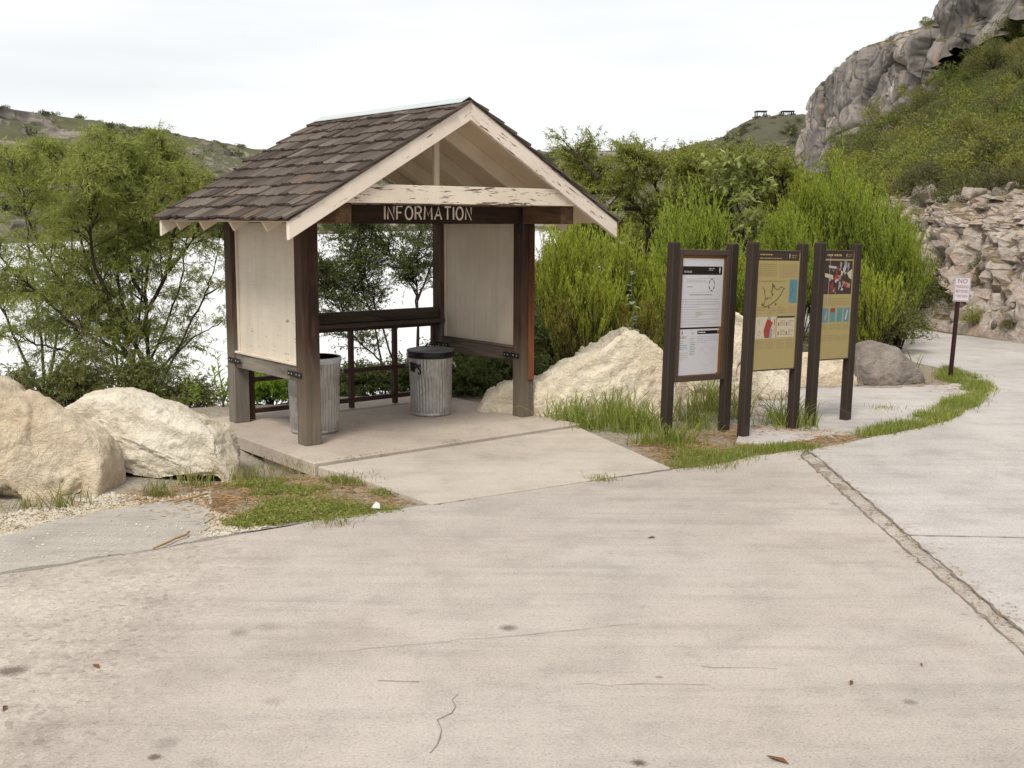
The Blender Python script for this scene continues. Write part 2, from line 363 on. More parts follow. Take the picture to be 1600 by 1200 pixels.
def cliffmat():
    t = nt('cliff_rock'); n = t.noise(t.co, .10, 8, .65); b = t.noise(t.map(loc=(3, 8, 1)), .7, 7, .7)
    st = t.noise(t.map((.35, .35, .035)), 1.0, 6, .65, .6); st2 = t.noise(t.map((.9, .9, .06), loc=(7, 2, 2)), 1.0, 5, .6, .8)
    c = t.ramp(n, [(.30, (.165, .150, .138)), (.5, (.245, .218, .198)), (.68, (.40, .33, .285))])
    c = t.mix(1.0, c, t.ramp(st, [(.34, .42), (.6, 1.15)]), 'MULTIPLY'); c = t.mix(1.0, c, t.ramp(b, [(.28, .7), (.5, 1.0), (.75, 1.15)]), 'MULTIPLY')
    c = t.mix(t.ramp(t.math('MULTIPLY', st2, t.math('ADD', n, .5)), [(.63, 0.0), (.72, .8)]), c, (.52, .47, .41))
    e = t.vor(t.map((.30, .30, .17), loc=(3, 1, 1), src=None), 1.0, 'DISTANCE_TO_EDGE'); c = t.mix(1.0, c, t.ramp(t.math('ADD', e, t.math('MULTIPLY', t.math('SUBTRACT', b, .5), .10)), [(.0, .45), (.03, 1.0)]), 'MULTIPLY')
    c = t.mix(t.ramp(t.noise(t.map(loc=(1, 20, 4)), .22, 4, .5), [(.62, 0.0), (.7, .7)]), c, (.38, .25, .17))
    nz_ = t.sep(t.normal())[2]; c = t.mix(t.ramp(t.math('ADD', nz_, t.math('MULTIPLY', b, .3)), [(.86, 0.0), (.98, 1.0)]), c, (.10, .095, .045))
    return t.finish(c, .95, t.math('ADD', b, st), .8, .35, spec=.1)
M['cliff'] = cliffmat()

def rockmat(name, top, side, speck, pit=1.0, warm=(.55, .42, .28), rust=.4):
    t = nt(name); n = t.noise(t.co, 2.2, 6, .6); b = t.noise(t.map(loc=(2, 4, 6)), 9, 7, .7, .3); f = t.noise(t.co, 55, 4, .7)
    c = t.mix(t.ramp(n, [(.35, 0.0), (.62, 1.0)]), side, top); c = t.mix(1.0, c, t.ramp(b, [(.28, .78), (.48, 1.0), (.75, 1.1)]), 'MULTIPLY')
    w = t.noise(t.map(loc=(8, 1, 5)), 1.4, 4, .55); c = t.mix(t.ramp(w, [(.5, 0.0), (.72, rust)]), c, warm)
    vz = t.vor(t.map((1, 1, 1.4)), 17, 'F1'); c = t.mix(pit, c, t.mix(1.0, c, t.ramp(t.math('ADD', vz, t.math('MULTIPLY', b, .5)), [(.26, .70), (.38, 1.0)]), 'MULTIPLY'))
    c = t.mix(1.0, c, t.ramp(f, [(.3, .85), (.7, 1.08)]), 'MULTIPLY')
    c = t.mix(t.ramp(t.noise(t.map(loc=(6, 6, 2)), 30, 4, .7), [(.66, 0.0), (.72, .6)]), c, speck)
    return t.finish(c, .92, t.math('ADD', t.math('MULTIPLY', b, 1.4), t.math('MULTIPLY', f, .5)), 1.0, .04, spec=.15)
M['rock_tan'] = rockmat('limestone_tan', (.76, .655, .50), (.66, .53, .375), (.32, .25, .18), .3, rust=.5)
M['rock_white'] = rockmat('limestone_white', (0.855, 0.789, 0.660), (0.739, 0.641, 0.495), (0.347, 0.309, 0.231), .5, rust=.35)
M['rock_pitted'] = rockmat('limestone_pitted', (0.912, 0.818, 0.653), (0.813, 0.702, 0.534), (0.394, 0.305, 0.201), 1.0, rust=.25)
M['rock_grey'] = rockmat('limestone_grey', (.36, .32, .28), (.20, .17, .145), (.07, .06, .05), .6, (.33, .22, .16), .4)
M['rock_small'] = rockmat('rubble', (.60, .53, .45), (.46, .385, .315), (.24, .18, .13), .3, (.45, .29, .19), .5)

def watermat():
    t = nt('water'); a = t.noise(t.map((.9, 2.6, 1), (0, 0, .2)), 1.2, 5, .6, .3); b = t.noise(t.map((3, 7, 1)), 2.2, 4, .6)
    p = t.n['Principled BSDF']; t.finish((.74, .75, .75), .28, t.math('ADD', a, t.math('MULTIPLY', b, .7)), .5, .10, spec=.5)  # near-white base colour stands in for sky reflected by the ripples
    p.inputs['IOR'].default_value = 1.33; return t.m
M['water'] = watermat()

M['post'] = wood('post_wood', 2, (.034, .018, .011), (.088, .05, .03), (.215, .18, .135), (.25, .95))
M['postr'] = wood('post_wood_grey', 2, (.05, .03, .02), (.13, .085, .055), (.24, .215, .18), (.55, 1.0))
M['batten'] = wood('batten_wood', 2, (.045, .018, .010), (.10, .036, .018), (.26, .088, .034), (.75, 1.45))
M['beam_u'] = wood('beam_wood', 0, (.017, .009, .006), (.048, .024, .014))
M['plate'] = wood('plate_wood', 1, (.07, .038, .02), (.17, .095, .05))
M['rail'] = wood('rail_wood', 1, (0.152, 0.128, 0.104), (0.288, 0.256, 0.216))
M['railr'] = wood('rail_wood_dark', 1, (.08, .06, .045), (.19, .155, .125))
M['rear'] = wood('rear_rail_wood', 0, (.04, .028, .021), (.105, .08, .062))
M['paint_u'] = paint('cream_paint_flaking', 0, (.72, .64, .53), (.13, .07, .05), .545)
M['rake'] = paint('cream_paint_rake', 0, (.74, .65, .56), (.13, .075, .055), .615, roty=30)
M['rake_r'] = paint('cream_paint_rake_flaked', 0, (.74, .65, .56), (.12, .06, .045), .575, roty=-30)
M['paint_in'] = paint('cream_paint_deck', 0, (.66, .54, .40), (.22, .13, .08), .70)
M['rafter'] = paint('cream_paint_rafter', 0, (.70, .61, .49), (.22, .13, .08), .66)
M['board'] = stainpanel('cream_board', (.64, .575, .485), 1, .545, .49, .93)
M['board_in'] = stainpanel('cream_board_inner', (.64, .57, .475), 2, .49, .46, .95)
M['iron'] = plain('black_iron', (.022, .018, .017), .6, .3)
M['bolt'] = plain('steel_bolt', (.35, .34, .33), .4, .8)
M['tube'] = plain('brown_tube', (.055, .026, .02), .55)
M['letter'] = plain('routed_letter_paint', (.80, .71, .61), .7)
M['ridge'] = plain('ridge_metal', (.52, .56, .56), .45, .25, .06, 8)

def shinglemat():
    t = nt('cedar_shake'); r = t.objrand(); g = t.noise(t.map((60, 3, 20)), 1.0, 5, .6, .3)
    g2 = t.noise(t.map((14, 2, 8), loc=(3, 3, 3)), 1.0, 4, .6, .6)
    c = t.ramp(r, [(0, (.060, .046, .038)), (.45, (.092, .072, .060)), (.8, (.125, .100, .084)), (.95, (.17, .14, .118)), (1, (.13, .088, .062))])
    c = t.mix(1.0, c, t.ramp(g, [(.3, .55), (.7, 1.2)]), 'MULTIPLY'); c = t.mix(t.ramp(g2, [(.5, 0.0), (.72, .55)]), c, (.22, .18, .145))
    return t.finish(c, .9, g, .6, .006, spec=.15)
M['shake'] = shinglemat()

def galv():
    t = nt('galvanised_steel'); v = t.vor(t.map((1, 1, .6)), 40, 'F1', 'Color'); s = t.sep(v)[0]; n = t.noise(t.co, 3, 5, .6)
    c = t.mix(1.0, (.44, .43, .415), t.ramp(s, [(0, .82), (1, 1.12)]), 'MULTIPLY'); c = t.mix(1.0, c, t.ramp(n, [(.35, .88), (.65, 1.06)]), 'MULTIPLY')
    return t.finish(c, t.math('ADD', t.math('MULTIPLY', s, .14), .42), n, .1, .002, .72)
M['galv'] = galv()
M['bag'] = plain('black_plastic', (.008, .008, .009), .35, 0, .1, 20, .5)
M['lid'] = plain('lid_metal', (.16, .165, .17), .5, .5)
M['rimgrey'] = plain('pale_rim', (.55, .58, .60), .45, .3)
M['marker'] = plain('black_marker', (.012, .012, .012), .7)
M['bronze'] = plain('bronze_post', (.050, .038, .031), .5, .25, .08, 12)
M['bronze2'] = plain('bronze_frame', (.085, .058, .045), .5, .2, .08, 12)
M['signpole'] = plain('maroon_pole', (.035, .012, .014), .5, .2)
M['signwhite'] = plain('sign_white', (0.612, 0.561, 0.561), .5, 0, .05)
M['signred'] = plain('sign_red', (.45, .06, .08), .6, 0, .05)
M['kerb'] = concrete('kerb_paint', (0.459, 0.429, 0.370), (0.518, 0.488, 0.429), streak=False, agg=.3)
M['litter'] = plain('white_scrap', (0.640, 0.624, 0.608), .6)
M['stain'] = plain('oil_stain', (.19, .155, .125), .8, 0, .25, 60)
M['crack'] = plain('crack_dirt', (.20, .165, .13), .95)
M['deadleaf'] = plain('dead_leaf', (.16, .07, .03), .8)

M['lf_mesquite'] = leafmat('leaf_mesquite', (.215, .26, .06), (.355, .395, .09), (.54, .54, .17), .55)
M['lf_mesq_dark'] = leafmat('leaf_mesquite_dark', (.20, .235, .045), (.34, .37, .075), (.50, .49, .13), .5)
M['lf_olive'] = leafmat('leaf_olive', (0.104, 0.123, 0.038), (0.190, 0.209, 0.057), (0.304, 0.294, 0.114), .42)
M['lf_back'] = leafmat('leaf_backlit', (0.081, 0.104, 0.032), (0.153, 0.189, 0.054), (0.234, 0.270, 0.090), .47)  # darker leaf colours carry the backlit shade of foliage behind the shelter
M['lf_broom'] = leafmat('leaf_broom', (.32, .40, .045), (.48, .54, .065), (.66, .65, .13), .58)
M['lf_broom2'] = leafmat('leaf_broom_green', (.26, .37, .045), (.41, .50, .06), (.59, .61, .12), .58)
M['lf_broomdry'] = leafmat('leaf_broom_dry', (0.208, 0.216, 0.035), (0.320, 0.304, 0.056), (0.448, 0.320, 0.096), .52)
M['lf_tobacco'] = leafmat('leaf_tobacco', (.20, .24, .06), (.31, .35, .10), (.50, .50, .22), .47)
M['lf_blue'] = leafmat('leaf_blue_green', (0.192, 0.264, 0.156), (0.288, 0.360, 0.228), (0.480, 0.540, 0.408), .42)
M['lf_bright'] = leafmat('leaf_bright', (0.187, 0.323, 0.034), (0.306, 0.459, 0.060), (0.442, 0.561, 0.102), .55)
M['lf_shrub'] = leafmat('leaf_shrub', (.10, .135, .028), (.185, .22, .042), (.29, .30, .07), .42, objvar=.9, hue=(.125, .115, .055))
M['lf_shrub2'] = leafmat('leaf_shrub_yellow', (.18, .205, .03), (.285, .30, .042), (.39, .38, .07), .42, objvar=.6, hue=(.20, .165, .085))
M['lf_far'] = leafmat('leaf_far', (0.093, 0.105, 0.048), (0.136, 0.150, 0.068), (0.187, 0.196, 0.093), .32)
M['grass'] = leafmat('grass_blade', (.18, .23, .04), (.31, .37, .07), (.50, .47, .19), .52)
M['grassy'] = leafmat('grass_blade_yellow', (.19, .205, .05), (.31, .315, .085), (.48, .40, .20), .5)
M['straw'] = leafmat('straw', (0.289, 0.162, 0.064), (0.383, 0.246, 0.111), (0.468, 0.357, 0.212), .1, .8)
M['bark'] = wood('bark', 2, (.028, .020, .014), (.075, .055, .040), grain=14)
M['bark_pale'] = wood('bark_pale', 2, (.12, .095, .065), (.22, .18, .13), grain=14)

# ------------------------------------------------------------------ terrain
CREST = np.array([(-40, 2), (-14, 6.5), (-8, 8.6), (-4.6, 10.6), (-3.4, 11.4), (-2.0, 12.0), (-.6, 12.9), (1.2, 14.4), (3.2, 16.5), (5.2, 20.5), (7, 30), (13, 60), (26, 110), (44, 170), (80, 260), (120, 420)], float)
def crest_dist(x, y):
    """distance from the bank's crest, positive on the lake side"""
    P = np.stack([x, y], -1); best = np.full(x.shape, 1e9); sg = np.zeros(x.shape)
    for a, b in zip(CREST[:-1], CREST[1:]):
        d = b - a; t = np.clip(((P - a) @ d) / (d @ d), 0, 1); q = P - a - t[..., None] * d; r = np.hypot(q[..., 0], q[..., 1])
        s = d[0] * (P[..., 1] - a[1]) - d[1] * (P[..., 0] - a[0])
        m = r < best; best = np.where(m, r, best); sg = np.where(m, np.sign(s), sg)
    return best * sg
DIP = G(392, 712)[:2]
def zg(x, y):
    x = np.asarray(x, float); y = np.asarray(y, float); d = crest_dist(x, y)
    P = np.stack([x, y, x * 0], -1)
    z = -.02 + .010 * fbm(P * 1.3, 5, 4) + .006 * fbm(P * 6, 9, 3)
    z = np.minimum(z, -.008)
    z = z - .15 * np.exp(-(((x - DIP[0]) / .75) ** 2 + ((y - DIP[1]) / .75) ** 2))
    z = z - 2.25 * smooth(-.2, 7.5, d) - 2.5 * smooth(6, 22, d) + .12 * fbm(P * .9, 21, 4) * smooth(0, 2, d)
    return z
def axis_pts(a, b, step, far, n):
    k = np.geomspace(step, far, n); return np.concatenate([a - np.cumsum(k)[::-1], np.arange(a, b, step), b + np.cumsum(k)])
gx = axis_pts(-7.5, 8.5, .09, 55, 44); gy = np.concatenate([[-30, -12, -4, 0, 2, 4], np.arange(5.2, 17, .09), 17 + np.cumsum(np.geomspace(.1, 60, 46))])
GX, GY = np.meshgrid(gx, gy, indexing='ij')
ground = link('ground', gridmesh('ground', np.stack([GX, GY, zg(GX, GY)], -1)), None, M['soil']); tag(ground, 'sandy soil around the shelter running down the bank to the lake', kind='structure')
w = MB(); w.box((-420, 9, -6), (200, 900, -2.0)); water = w.build('water', M['water']); tag(water, 'lake water behind the shelter, coloured pale for the overcast sky it reflects', kind='structure')

def sheet(name, pts, z, mat, kind='structure', label=None, thick=.05):
    m = MB(); m.prism([tuple(p[:2]) for p in pts], z - thick, z); o = m.build(name, mat); return tag(o, label, kind=kind)
def jag(pts, step=.12, amp=.015, seed=1, closed=False):
    pts = [np.array(p[:2], float) for p in pts]; out = []
    rng = np.random.default_rng(seed)
    for a, b in zip(pts[:-1], pts[1:]):
        n = max(1, int(np.hypot(*(b - a)) / step)); nrm = np.array([-(b - a)[1], (b - a)[0]]) / max(1e-6, np.hypot(*(b - a)))
        for i in range(n): out.append(a + (b - a) * i / n + nrm * rng.normal(0, amp) * (i > 0))
    out.append(pts[-1]); return out
def Gs(l, z=0): return [G(x, y, z)[:2] for x, y in l]

edge_left = Gs([(0, 898), (110, 882), (230, 862), (360, 838), (480, 816), (560, 803), (672, 789)])
p0 = edge_left[0] + (edge_left[0] - edge_left[1]) * 8
edge_mid = Gs([(672, 789), (800, 769), (940, 749), (1052, 733)])
edge_sgn = Gs([(1052, 733), (1110, 728), (1180, 712), (1258, 702)])
edge_sgn2 = Gs([(1262, 703), (1300, 696), (1345, 686), (1420, 672), (1480, 657), (1525, 632), (1542, 606), (1525, 588), (1480, 577), (1430, 566), (1380, 548), (1320, 535)])
jl = Gs([(1250, 712), (1330, 782), (1420, 862), (1500, 930), (1600, 1022)]); jl.append(jl[-1] + (jl[-1] - jl[-2]) * 2.2)
jr = Gs([(1268, 707), (1348, 774), (1437, 852), (1520, 920), (1600, 988)]); jr.append(jr[-1] + (jr[-1] - jr[-2]) * 2.2)
main = [p0] + jag(edge_left, seed=2) + jag(edge_mid, amp=.006, seed=3)[1:] + jag(edge_sgn, seed=4)[1:] + jag(jl, amp=.012, seed=5)[0:]
main += [np.array((main[-1][0], -6.0)), np.array((p0[0], -6.0))]
road = sheet('road', main, 0.0, M['road'], label='pale worn concrete road in front of the shelter', thick=.12)
outer = [np.array(p) for p in [(14.0, -6), (12.0, 6), (9.9, 12.5), (8.95, 16), (8.35, 18.4), (7.7, 20.2), (7.2, 22.2), (7.2, 27), (8.2, 36)]]
right = jag(jr, amp=.012, seed=6)[::-1] + jag(edge_sgn2, seed=7) + [np.array((4.9, 21)), np.array((5.2, 26)), np.array((6.2, 36))] + outer[::-1] + [np.array((jr[-1][0], -6.0))]
road2 = sheet('road', right, -.003, M['road2'], label='smoother pale concrete road curving away to the right', thick=.12)
seam = [p for p in jl] + [p for p in jr[::-1]]
seamo = sheet('road_seam', [np.array(p) for p in seam], -.012, M['seam'], label='crumbled gravelly strip between two road slabs', thick=.05)
lip = jag(edge_left, seed=11) + [p + np.array((-.03, .055)) for p in jag(edge_left, seed=12, amp=.03)][::-1]
lipo = sheet('road_edge', lip, -.006, M['lip'], label='dark broken asphalt lip along the road edge at left', thick=.05)
shp = Gs([(-420, 985), (0, 893), (230, 858), (330, 842), (318, 815), (330, 792), (300, 782), (230, 785), (160, 795), (80, 812), (0, 836), (-420, 900)])
shoulder = sheet('gravel_shoulder', jag(shp, .1, .03, 13), -.010, M['shoulder'], label='grey gravelly shoulder between the road and the left boulders', thick=.05)
pad = Gs([(1150, 690), (1250, 688), (1350, 676), (1440, 660), (1500, 640), (1525, 612), (1500, 598), (1440, 604), (1380, 606), (1320, 604), (1260, 606), (1200, 622), (1165, 650)])
pado = sheet('sign_pad', jag(pad, .1, .05, 14), -.005, M['road2'], label='pale dusty concrete pad around the information boards', thick=.05)

# cracks, joints and stains that belong to the road
def ribbon(name, pts, width, z, mat, parent, seed=0, amp=.012, step=.06):
    pts = jag(pts, step, amp, seed); pts = np.array(pts); T = unit(np.gradient(pts, axis=0)); N = np.stack([-T[:, 1], T[:, 0]], -1)
    r = np.random.default_rng(seed).uniform(.3, 1, len(pts))[:, None] * width / 2
    P = np.stack([np.c_[pts - N * r, np.full(len(pts), z)], np.c_[pts + N * r, np.full(len(pts), z)]], 1)
    return link(name, gridmesh(name, P, False), parent, mat)
ribbon('joint', Gs([(1405, 836), (1600, 840), (1800, 846)]), .014, .002, M['crack'], road2, 1, .002)
ribbon('crack', Gs([(672, 1178), (690, 1140), (706, 1115), (716, 1085)]), .006, .004, M['crack'], road, 2, .022)
ribbon('crack', Gs([(530, 1018), (640, 1008), (760, 998), (900, 985), (1000, 975)]), .004, .004, M['crack'], road, 3, .006)
ribbon('crack', Gs([(590, 1064), (655, 1066)]), .005, .004, M['crack'], road, 4, .012)
ribbon('crack', Gs([(1095, 1042), (1215, 1046)]), .005, .004, M['crack'], road, 5, .008)
ribbon('crack', Gs([(900, 1070), (1110, 1071)]), .004, .004, M['crack'], road, 6, .006)
ribbon('crack', Gs([(672, 789), (800, 769), (940, 749), (1050, 734)]), .030, .004, M['crack'], road, 8, .006)
ribbon('joint', Gs([(1252, 713), (1330, 783), (1420, 863), (1500, 931), (1605, 1026)]), .022, .003, M['crack'], road, 9, .006)
ribbon('joint', Gs([(1269, 707), (1348, 774), (1437, 852), (1520, 920), (1603, 991)]), .016, .001, M['crack'], road2, 10, .007)

# ------------------------------------------------------------------ far canyon: bluff across the lake, end wall, hill, cliff, hillside
RIMPX = np.array([(-700, 150), (-200, 155), (0, 168), (62, 177), (125, 186), (175, 193), (208, 200), (250, 203), (292, 213), (333, 221), (367, 227), (391, 232), (420, 236), (900, 237), (1000, 236), (1060, 236), (1200, 235), (1800, 230)], float)
PLAN = np.array([(-175, 60), (-150, 130), (-128, 210), (-118, 262), (-110, 350), (-104, 430), (-70, 500), (10, 520), (90, 505), (160, 480), (240, 450)], float)
def along(pl, n):
    L = np.r_[0, np.cumsum(np.hypot(*np.diff(pl, axis=0).T))]; s = np.linspace(0, L[-1], n); return np.stack([np.interp(s, L, pl[:, 0]), np.interp(s, L, pl[:, 1])], -1), s
rim, ss = along(PLAN, 560)
rimz = np.empty(len(rim))
for i, (x, y) in enumerate(rim):
    zz = 25.0
    for _ in range(4):
        ax, _y = px((x, y, zz)) if y > 20 else (-700, 0); ay = np.interp(ax, RIMPX[:, 0], RIMPX[:, 1]); zz = H + np.linalg.norm([x, y]) * 0 + (atY(ax, ay, y)[2] - H)
    rimz[i] = min(zz, 34)
nrm = np.gradient(rim, axis=0); nrm = np.stack([nrm[:, 1], -nrm[:, 0]], -1); nrm = unit(nrm)       # towards the lake
T = np.linspace(0, 1, 70); P = np.empty((len(rim), 70 + 8, 3))
for j, t in enumerate(T):                    # t=0 foot, 1 rim
    off = 62 * (1 - t) ** 1.15; xy = rim + nrm * off
    zt = -5 + (rimz + 5) * t
    P[:, j] = np.c_[xy, zt]
for j in range(8): P[:, 70 + j] = np.c_[rim - nrm * (3 * 1.8 ** j), rimz + .15 * j]
Q = P.copy(); n1 = fbm(Q * np.array([.03, .03, .05]), 3, 5); n2 = ridged(Q * np.array([.05, .05, .28]), 8, 5)
fz = np.concatenate([np.sin(np.pi * T) ** .4, np.linspace(.3, .15, 8)])[None, :]
P[..., :2] += nrm[:, None] * ((n1 * 9 + n2 * 3.0) * np.minimum(fz, 1))[..., None]; P[..., 2] += (n2 * .8 + fbm(Q * .15, 4, 4) * .8) * fz
bluff = link('bluff', gridmesh('bluff', P), None, M['bluff']); tag(bluff, 'rocky scrub covered bluff on the far shore of the lake', kind='structure')
BLUFF = P

HP = [(1000, 262), (1040, 243), (1075, 229), (1105, 222), (1130, 214), (1145, 203), (1162, 192), (1185, 182), (1215, 180), (1245, 179), (1300, 176), (1400, 170)]
hr = np.array([atY(x, y, 300) for x, y in HP]); hs = np.linspace(0, len(HP) - 1, 90); hr = np.stack([np.interp(hs, range(len(HP)), hr[:, k]) for k in range(3)], -1)
P = np.empty((90, 50, 3)); T = np.linspace(0, 1, 42)
for j, t in enumerate(T): P[:, j] = np.c_[hr[:, 0] - 20 * (1 - t), hr[:, 1] - 75 * (1 - t) ** 1.2, -4 + (hr[:, 2] + 4) * t]
for j in range(8): P[:, 42 + j] = np.c_[hr[:, 0] + 4 * j, hr[:, 1] + 5 * (j + 1) ** 1.5, hr[:, 2] - .3 * j]
Q = P.copy(); fz = np.concatenate([np.sin(np.pi * T) ** .5, np.linspace(.2, .1, 8)])[None]
P[..., 1] -= (fbm(Q * .035, 31, 5) * 9 + ridged(Q * np.array([.06, .06, .3]), 3, 4) * 3) * fz; P[..., 2] += fbm(Q * .2, 2, 4) * .5
hill = link('hill', gridmesh('hill', P), None, M['hill']); tag(hill, 'rounded scrubby hill between the trees and the cliff', kind='structure'); HILL = P

# hillside right of the road
rimpx = [(1150, 215), (1228, 250), (1234, 210), (1240, 180), (1252, 158), (1262, 140), (1282, 118), (1300, 98), (1316, 78), (1330, 66), (1348, 48), (1362, 42), (1400, 39), (1440, 34), (1480, 30), (1500, 10)]
basepx = [(1232, 275), (1300, 255), (1370, 222), (1430, 185), (1500, 150), (1560, 112), (1600, 75), (1700, 10)]
XC = 40.0
ra = np.array([atX(x, y, XC) for x, y in rimpx[1:-1]]); ba = np.array([atX(x, y, XC) for x, y in basepx])
ra = ra[np.argsort(ra[:, 1])]; ba = ba[np.argsort(ba[:, 1])]
RE = np.array([(8, 13.2, -8), (15, 8.95, 0), (16, 9.25, 0), (18.4, 8.7, 0), (20.2, 8.05, 0), (22.2, 7.55, 0), (27, 7.5, 0), (36, 9.0, 0), (60, 13, 0), (100, 20, 0), (170, 38, 0)], float)
def xroad(y): return np.interp(y, [-10, 6, 12.5, 16, 18.4, 20.2, 22.2, 27, 36, 60, 100, 170], [14.4, 12.4, 10.3, 9.35, 8.72, 8.05, 7.55, 7.5, 8.6, 13, 20, 38])
def zhill(dx, y):
    f = np.interp(y, [0, 40, 100, 165, 220], [1.0, 1.0, .9, .6, .5])
    z = np.interp(dx, [-2, 0, .22, .5, .95, 1.6, 3.2], [-.1, -.02, .45, 1.0, 1.7, 2.2, 2.65]) * f
    top = np.interp(y, ba[:, 1], ba[:, 2]) + 1.2; run = np.maximum(XC - xroad(y) - 3.2, 2.0); t = np.maximum(dx - 3.2, 0) / run
    return z + (top - 2.65 * f) * t ** 1.12
hy = np.concatenate([np.linspace(-8, 15, 24), np.arange(15.3, 34, .08), 34 + np.cumsum(np.geomspace(.2, 4.2, 75))])
hd = np.concatenate([[-1.2, -.6, -.2], np.arange(0, 3.4, .045), 3.4 + np.cumsum(np.geomspace(.1, 1.6, 56))])
YY, DD = np.meshgrid(hy, hd, indexing='ij'); XX = xroad(YY) + DD; ZZ = zhill(DD, YY)
P = np.stack([XX, YY, ZZ], -1); cutw = smooth(0, .25, DD) * (1 - smooth(2.6, 4.5, DD))
rr = ridged(P * np.array([1.2, 1.2, 1.1]), 41, 5, .55); w1, e1 = worley(P * np.array([1.2, 1.2, 1.0]), 141, .7); w2, e2 = worley(P * np.array([3.0, 3.0, 2.7]), 151, .7); w3, e3 = worley(P * np.array([7, 7, 7.]), 161, .7); bl = -.28 * w1 - .13 * w2 - .055 * w3 + .12 * np.maximum(0, .12 - e2) / .12
P[..., 0] += cutw * (-.14 * rr + bl - .05 + .35 * fbm(P * .45, 46, 3)); P[..., 2] += cutw * (.05 * rr + .05 * fbm(P * 5, 47, 4) + .04 * w2) + smooth(3, 8, DD) * (.5 * fbm(P * .16, 48, 5) + .12 * fbm(P * .9, 49, 3))
HSP = P
me = gridmesh('hillside', P); me.materials.append(M['hillside']); me.materials.append(M['cut'])
mi = ((cutw[:-1, :-1] > .35) | (DD[:-1, :-1] < 2.9)).astype(np.int32).ravel(); me.polygons.foreach_set('material_index', mi); me.polygons.foreach_set('use_smooth', mi == 0)
hs_o = link('hillside', me); tag(hs_o, 'steep hillside above the pale rocky road cut on the right', kind='structure')
def hillz(x, y):
    i = np.clip(np.searchsorted(hy, y), 1, len(hy) - 1); d = x - xroad(y); j = np.clip(np.searchsorted(hd, d), 1, len(hd) - 1)
    return HSP[i, j, 2]

# the cliff
yc = np.linspace(58, 181, 560); rz = np.interp(yc, ra[:, 1], ra[:, 2]); rz = np.where(yc < 99, 20.6 + 5.0 * smooth(97, 90, yc), rz); rz += .7 * fbm(np.c_[yc * .22, yc * 0, yc * 0], 4, 4)
bz = np.interp(yc, ba[:, 1], ba[:, 2]) - 1.5
xw = XC + 1.2 * fbm(np.c_[yc * .05, yc * 0, yc * 0 + 3], 9, 4) - 4.2 * smooth(96.5, 93, yc) + 26 * smooth(168, 181, yc)
K = 110; P = np.empty((len(yc), K + 26, 3)); tt = np.linspace(0, 1, K)
for j, t in enumerate(tt):
    z = bz + (rz - bz) * t; lean = .10 * (z - bz) + 2.2 * smooth(.80, 1.0, t) ** 2
    over = smooth(96, 92, yc) * (1.2 * np.exp(-((t - .42) / .16) ** 2) - 1.7 * smooth(.3, .05, t) * -1)
    P[:, j] = np.c_[xw + lean - over, yc, z]
for j in range(26): P[:, K + j] = np.c_[P[:, K - 1, 0] + .25 * (1.24 ** j) * (j + 1) ** .6, yc, rz + .05 * j + .02 * j * j ** .5]
Q = P.copy(); wv = np.concatenate([np.ones(K), np.linspace(1, .1, 26)])[None]
blk = ridged(Q * np.array([.12, .10, .06]), 61, 5, .55); slab = np.round(fbm(Q * np.array([.05, .09, .05]), 63, 3) * 3.2 + .25 * fbm(Q * .5, 65, 3)) / 3.2
crackv = np.maximum(0, .16 - np.abs(vnoise(Q * np.array([.1, .16, .035]) + .6 * vnoise(Q * .12, 3)[..., None], 66))) / .16
Qw = Q + 1.5 * np.stack([fbm(Q * .12, 71, 3), fbm(Q * .12, 72, 3), fbm(Q * .12, 73, 3)], -1)
w1, e1 = worley(Qw * np.array([.10, .10, .05]), 81, .7); w2, e2 = worley(Qw * np.array([.3, .30, .12]), 91, .7); w3, e3 = worley(Qw * np.array([.8, .9, .6]), 95, .8)
P[..., 0] += wv * (-.3 * blk + 2.2 * w1 + .60 * w2 + .10 * w3 + 1.6 * np.maximum(0, .07 - e1) / .07 + .5 * np.maximum(0, .09 - e2) / .09 + .10 * fbm(Q * .9, 67, 5, .6)); P[..., 1] += wv * 1.0 * fbm(Q * .25, 68, 4); P[..., 2] += .35 * fbm(Q * .45, 69, 4)
cliff = link('cliff', gridmesh('cliff', P, False), None, M['cliff']); tag(cliff, 'tall grey weathered limestone cliff at upper right', kind='structure'); CLIFF = P

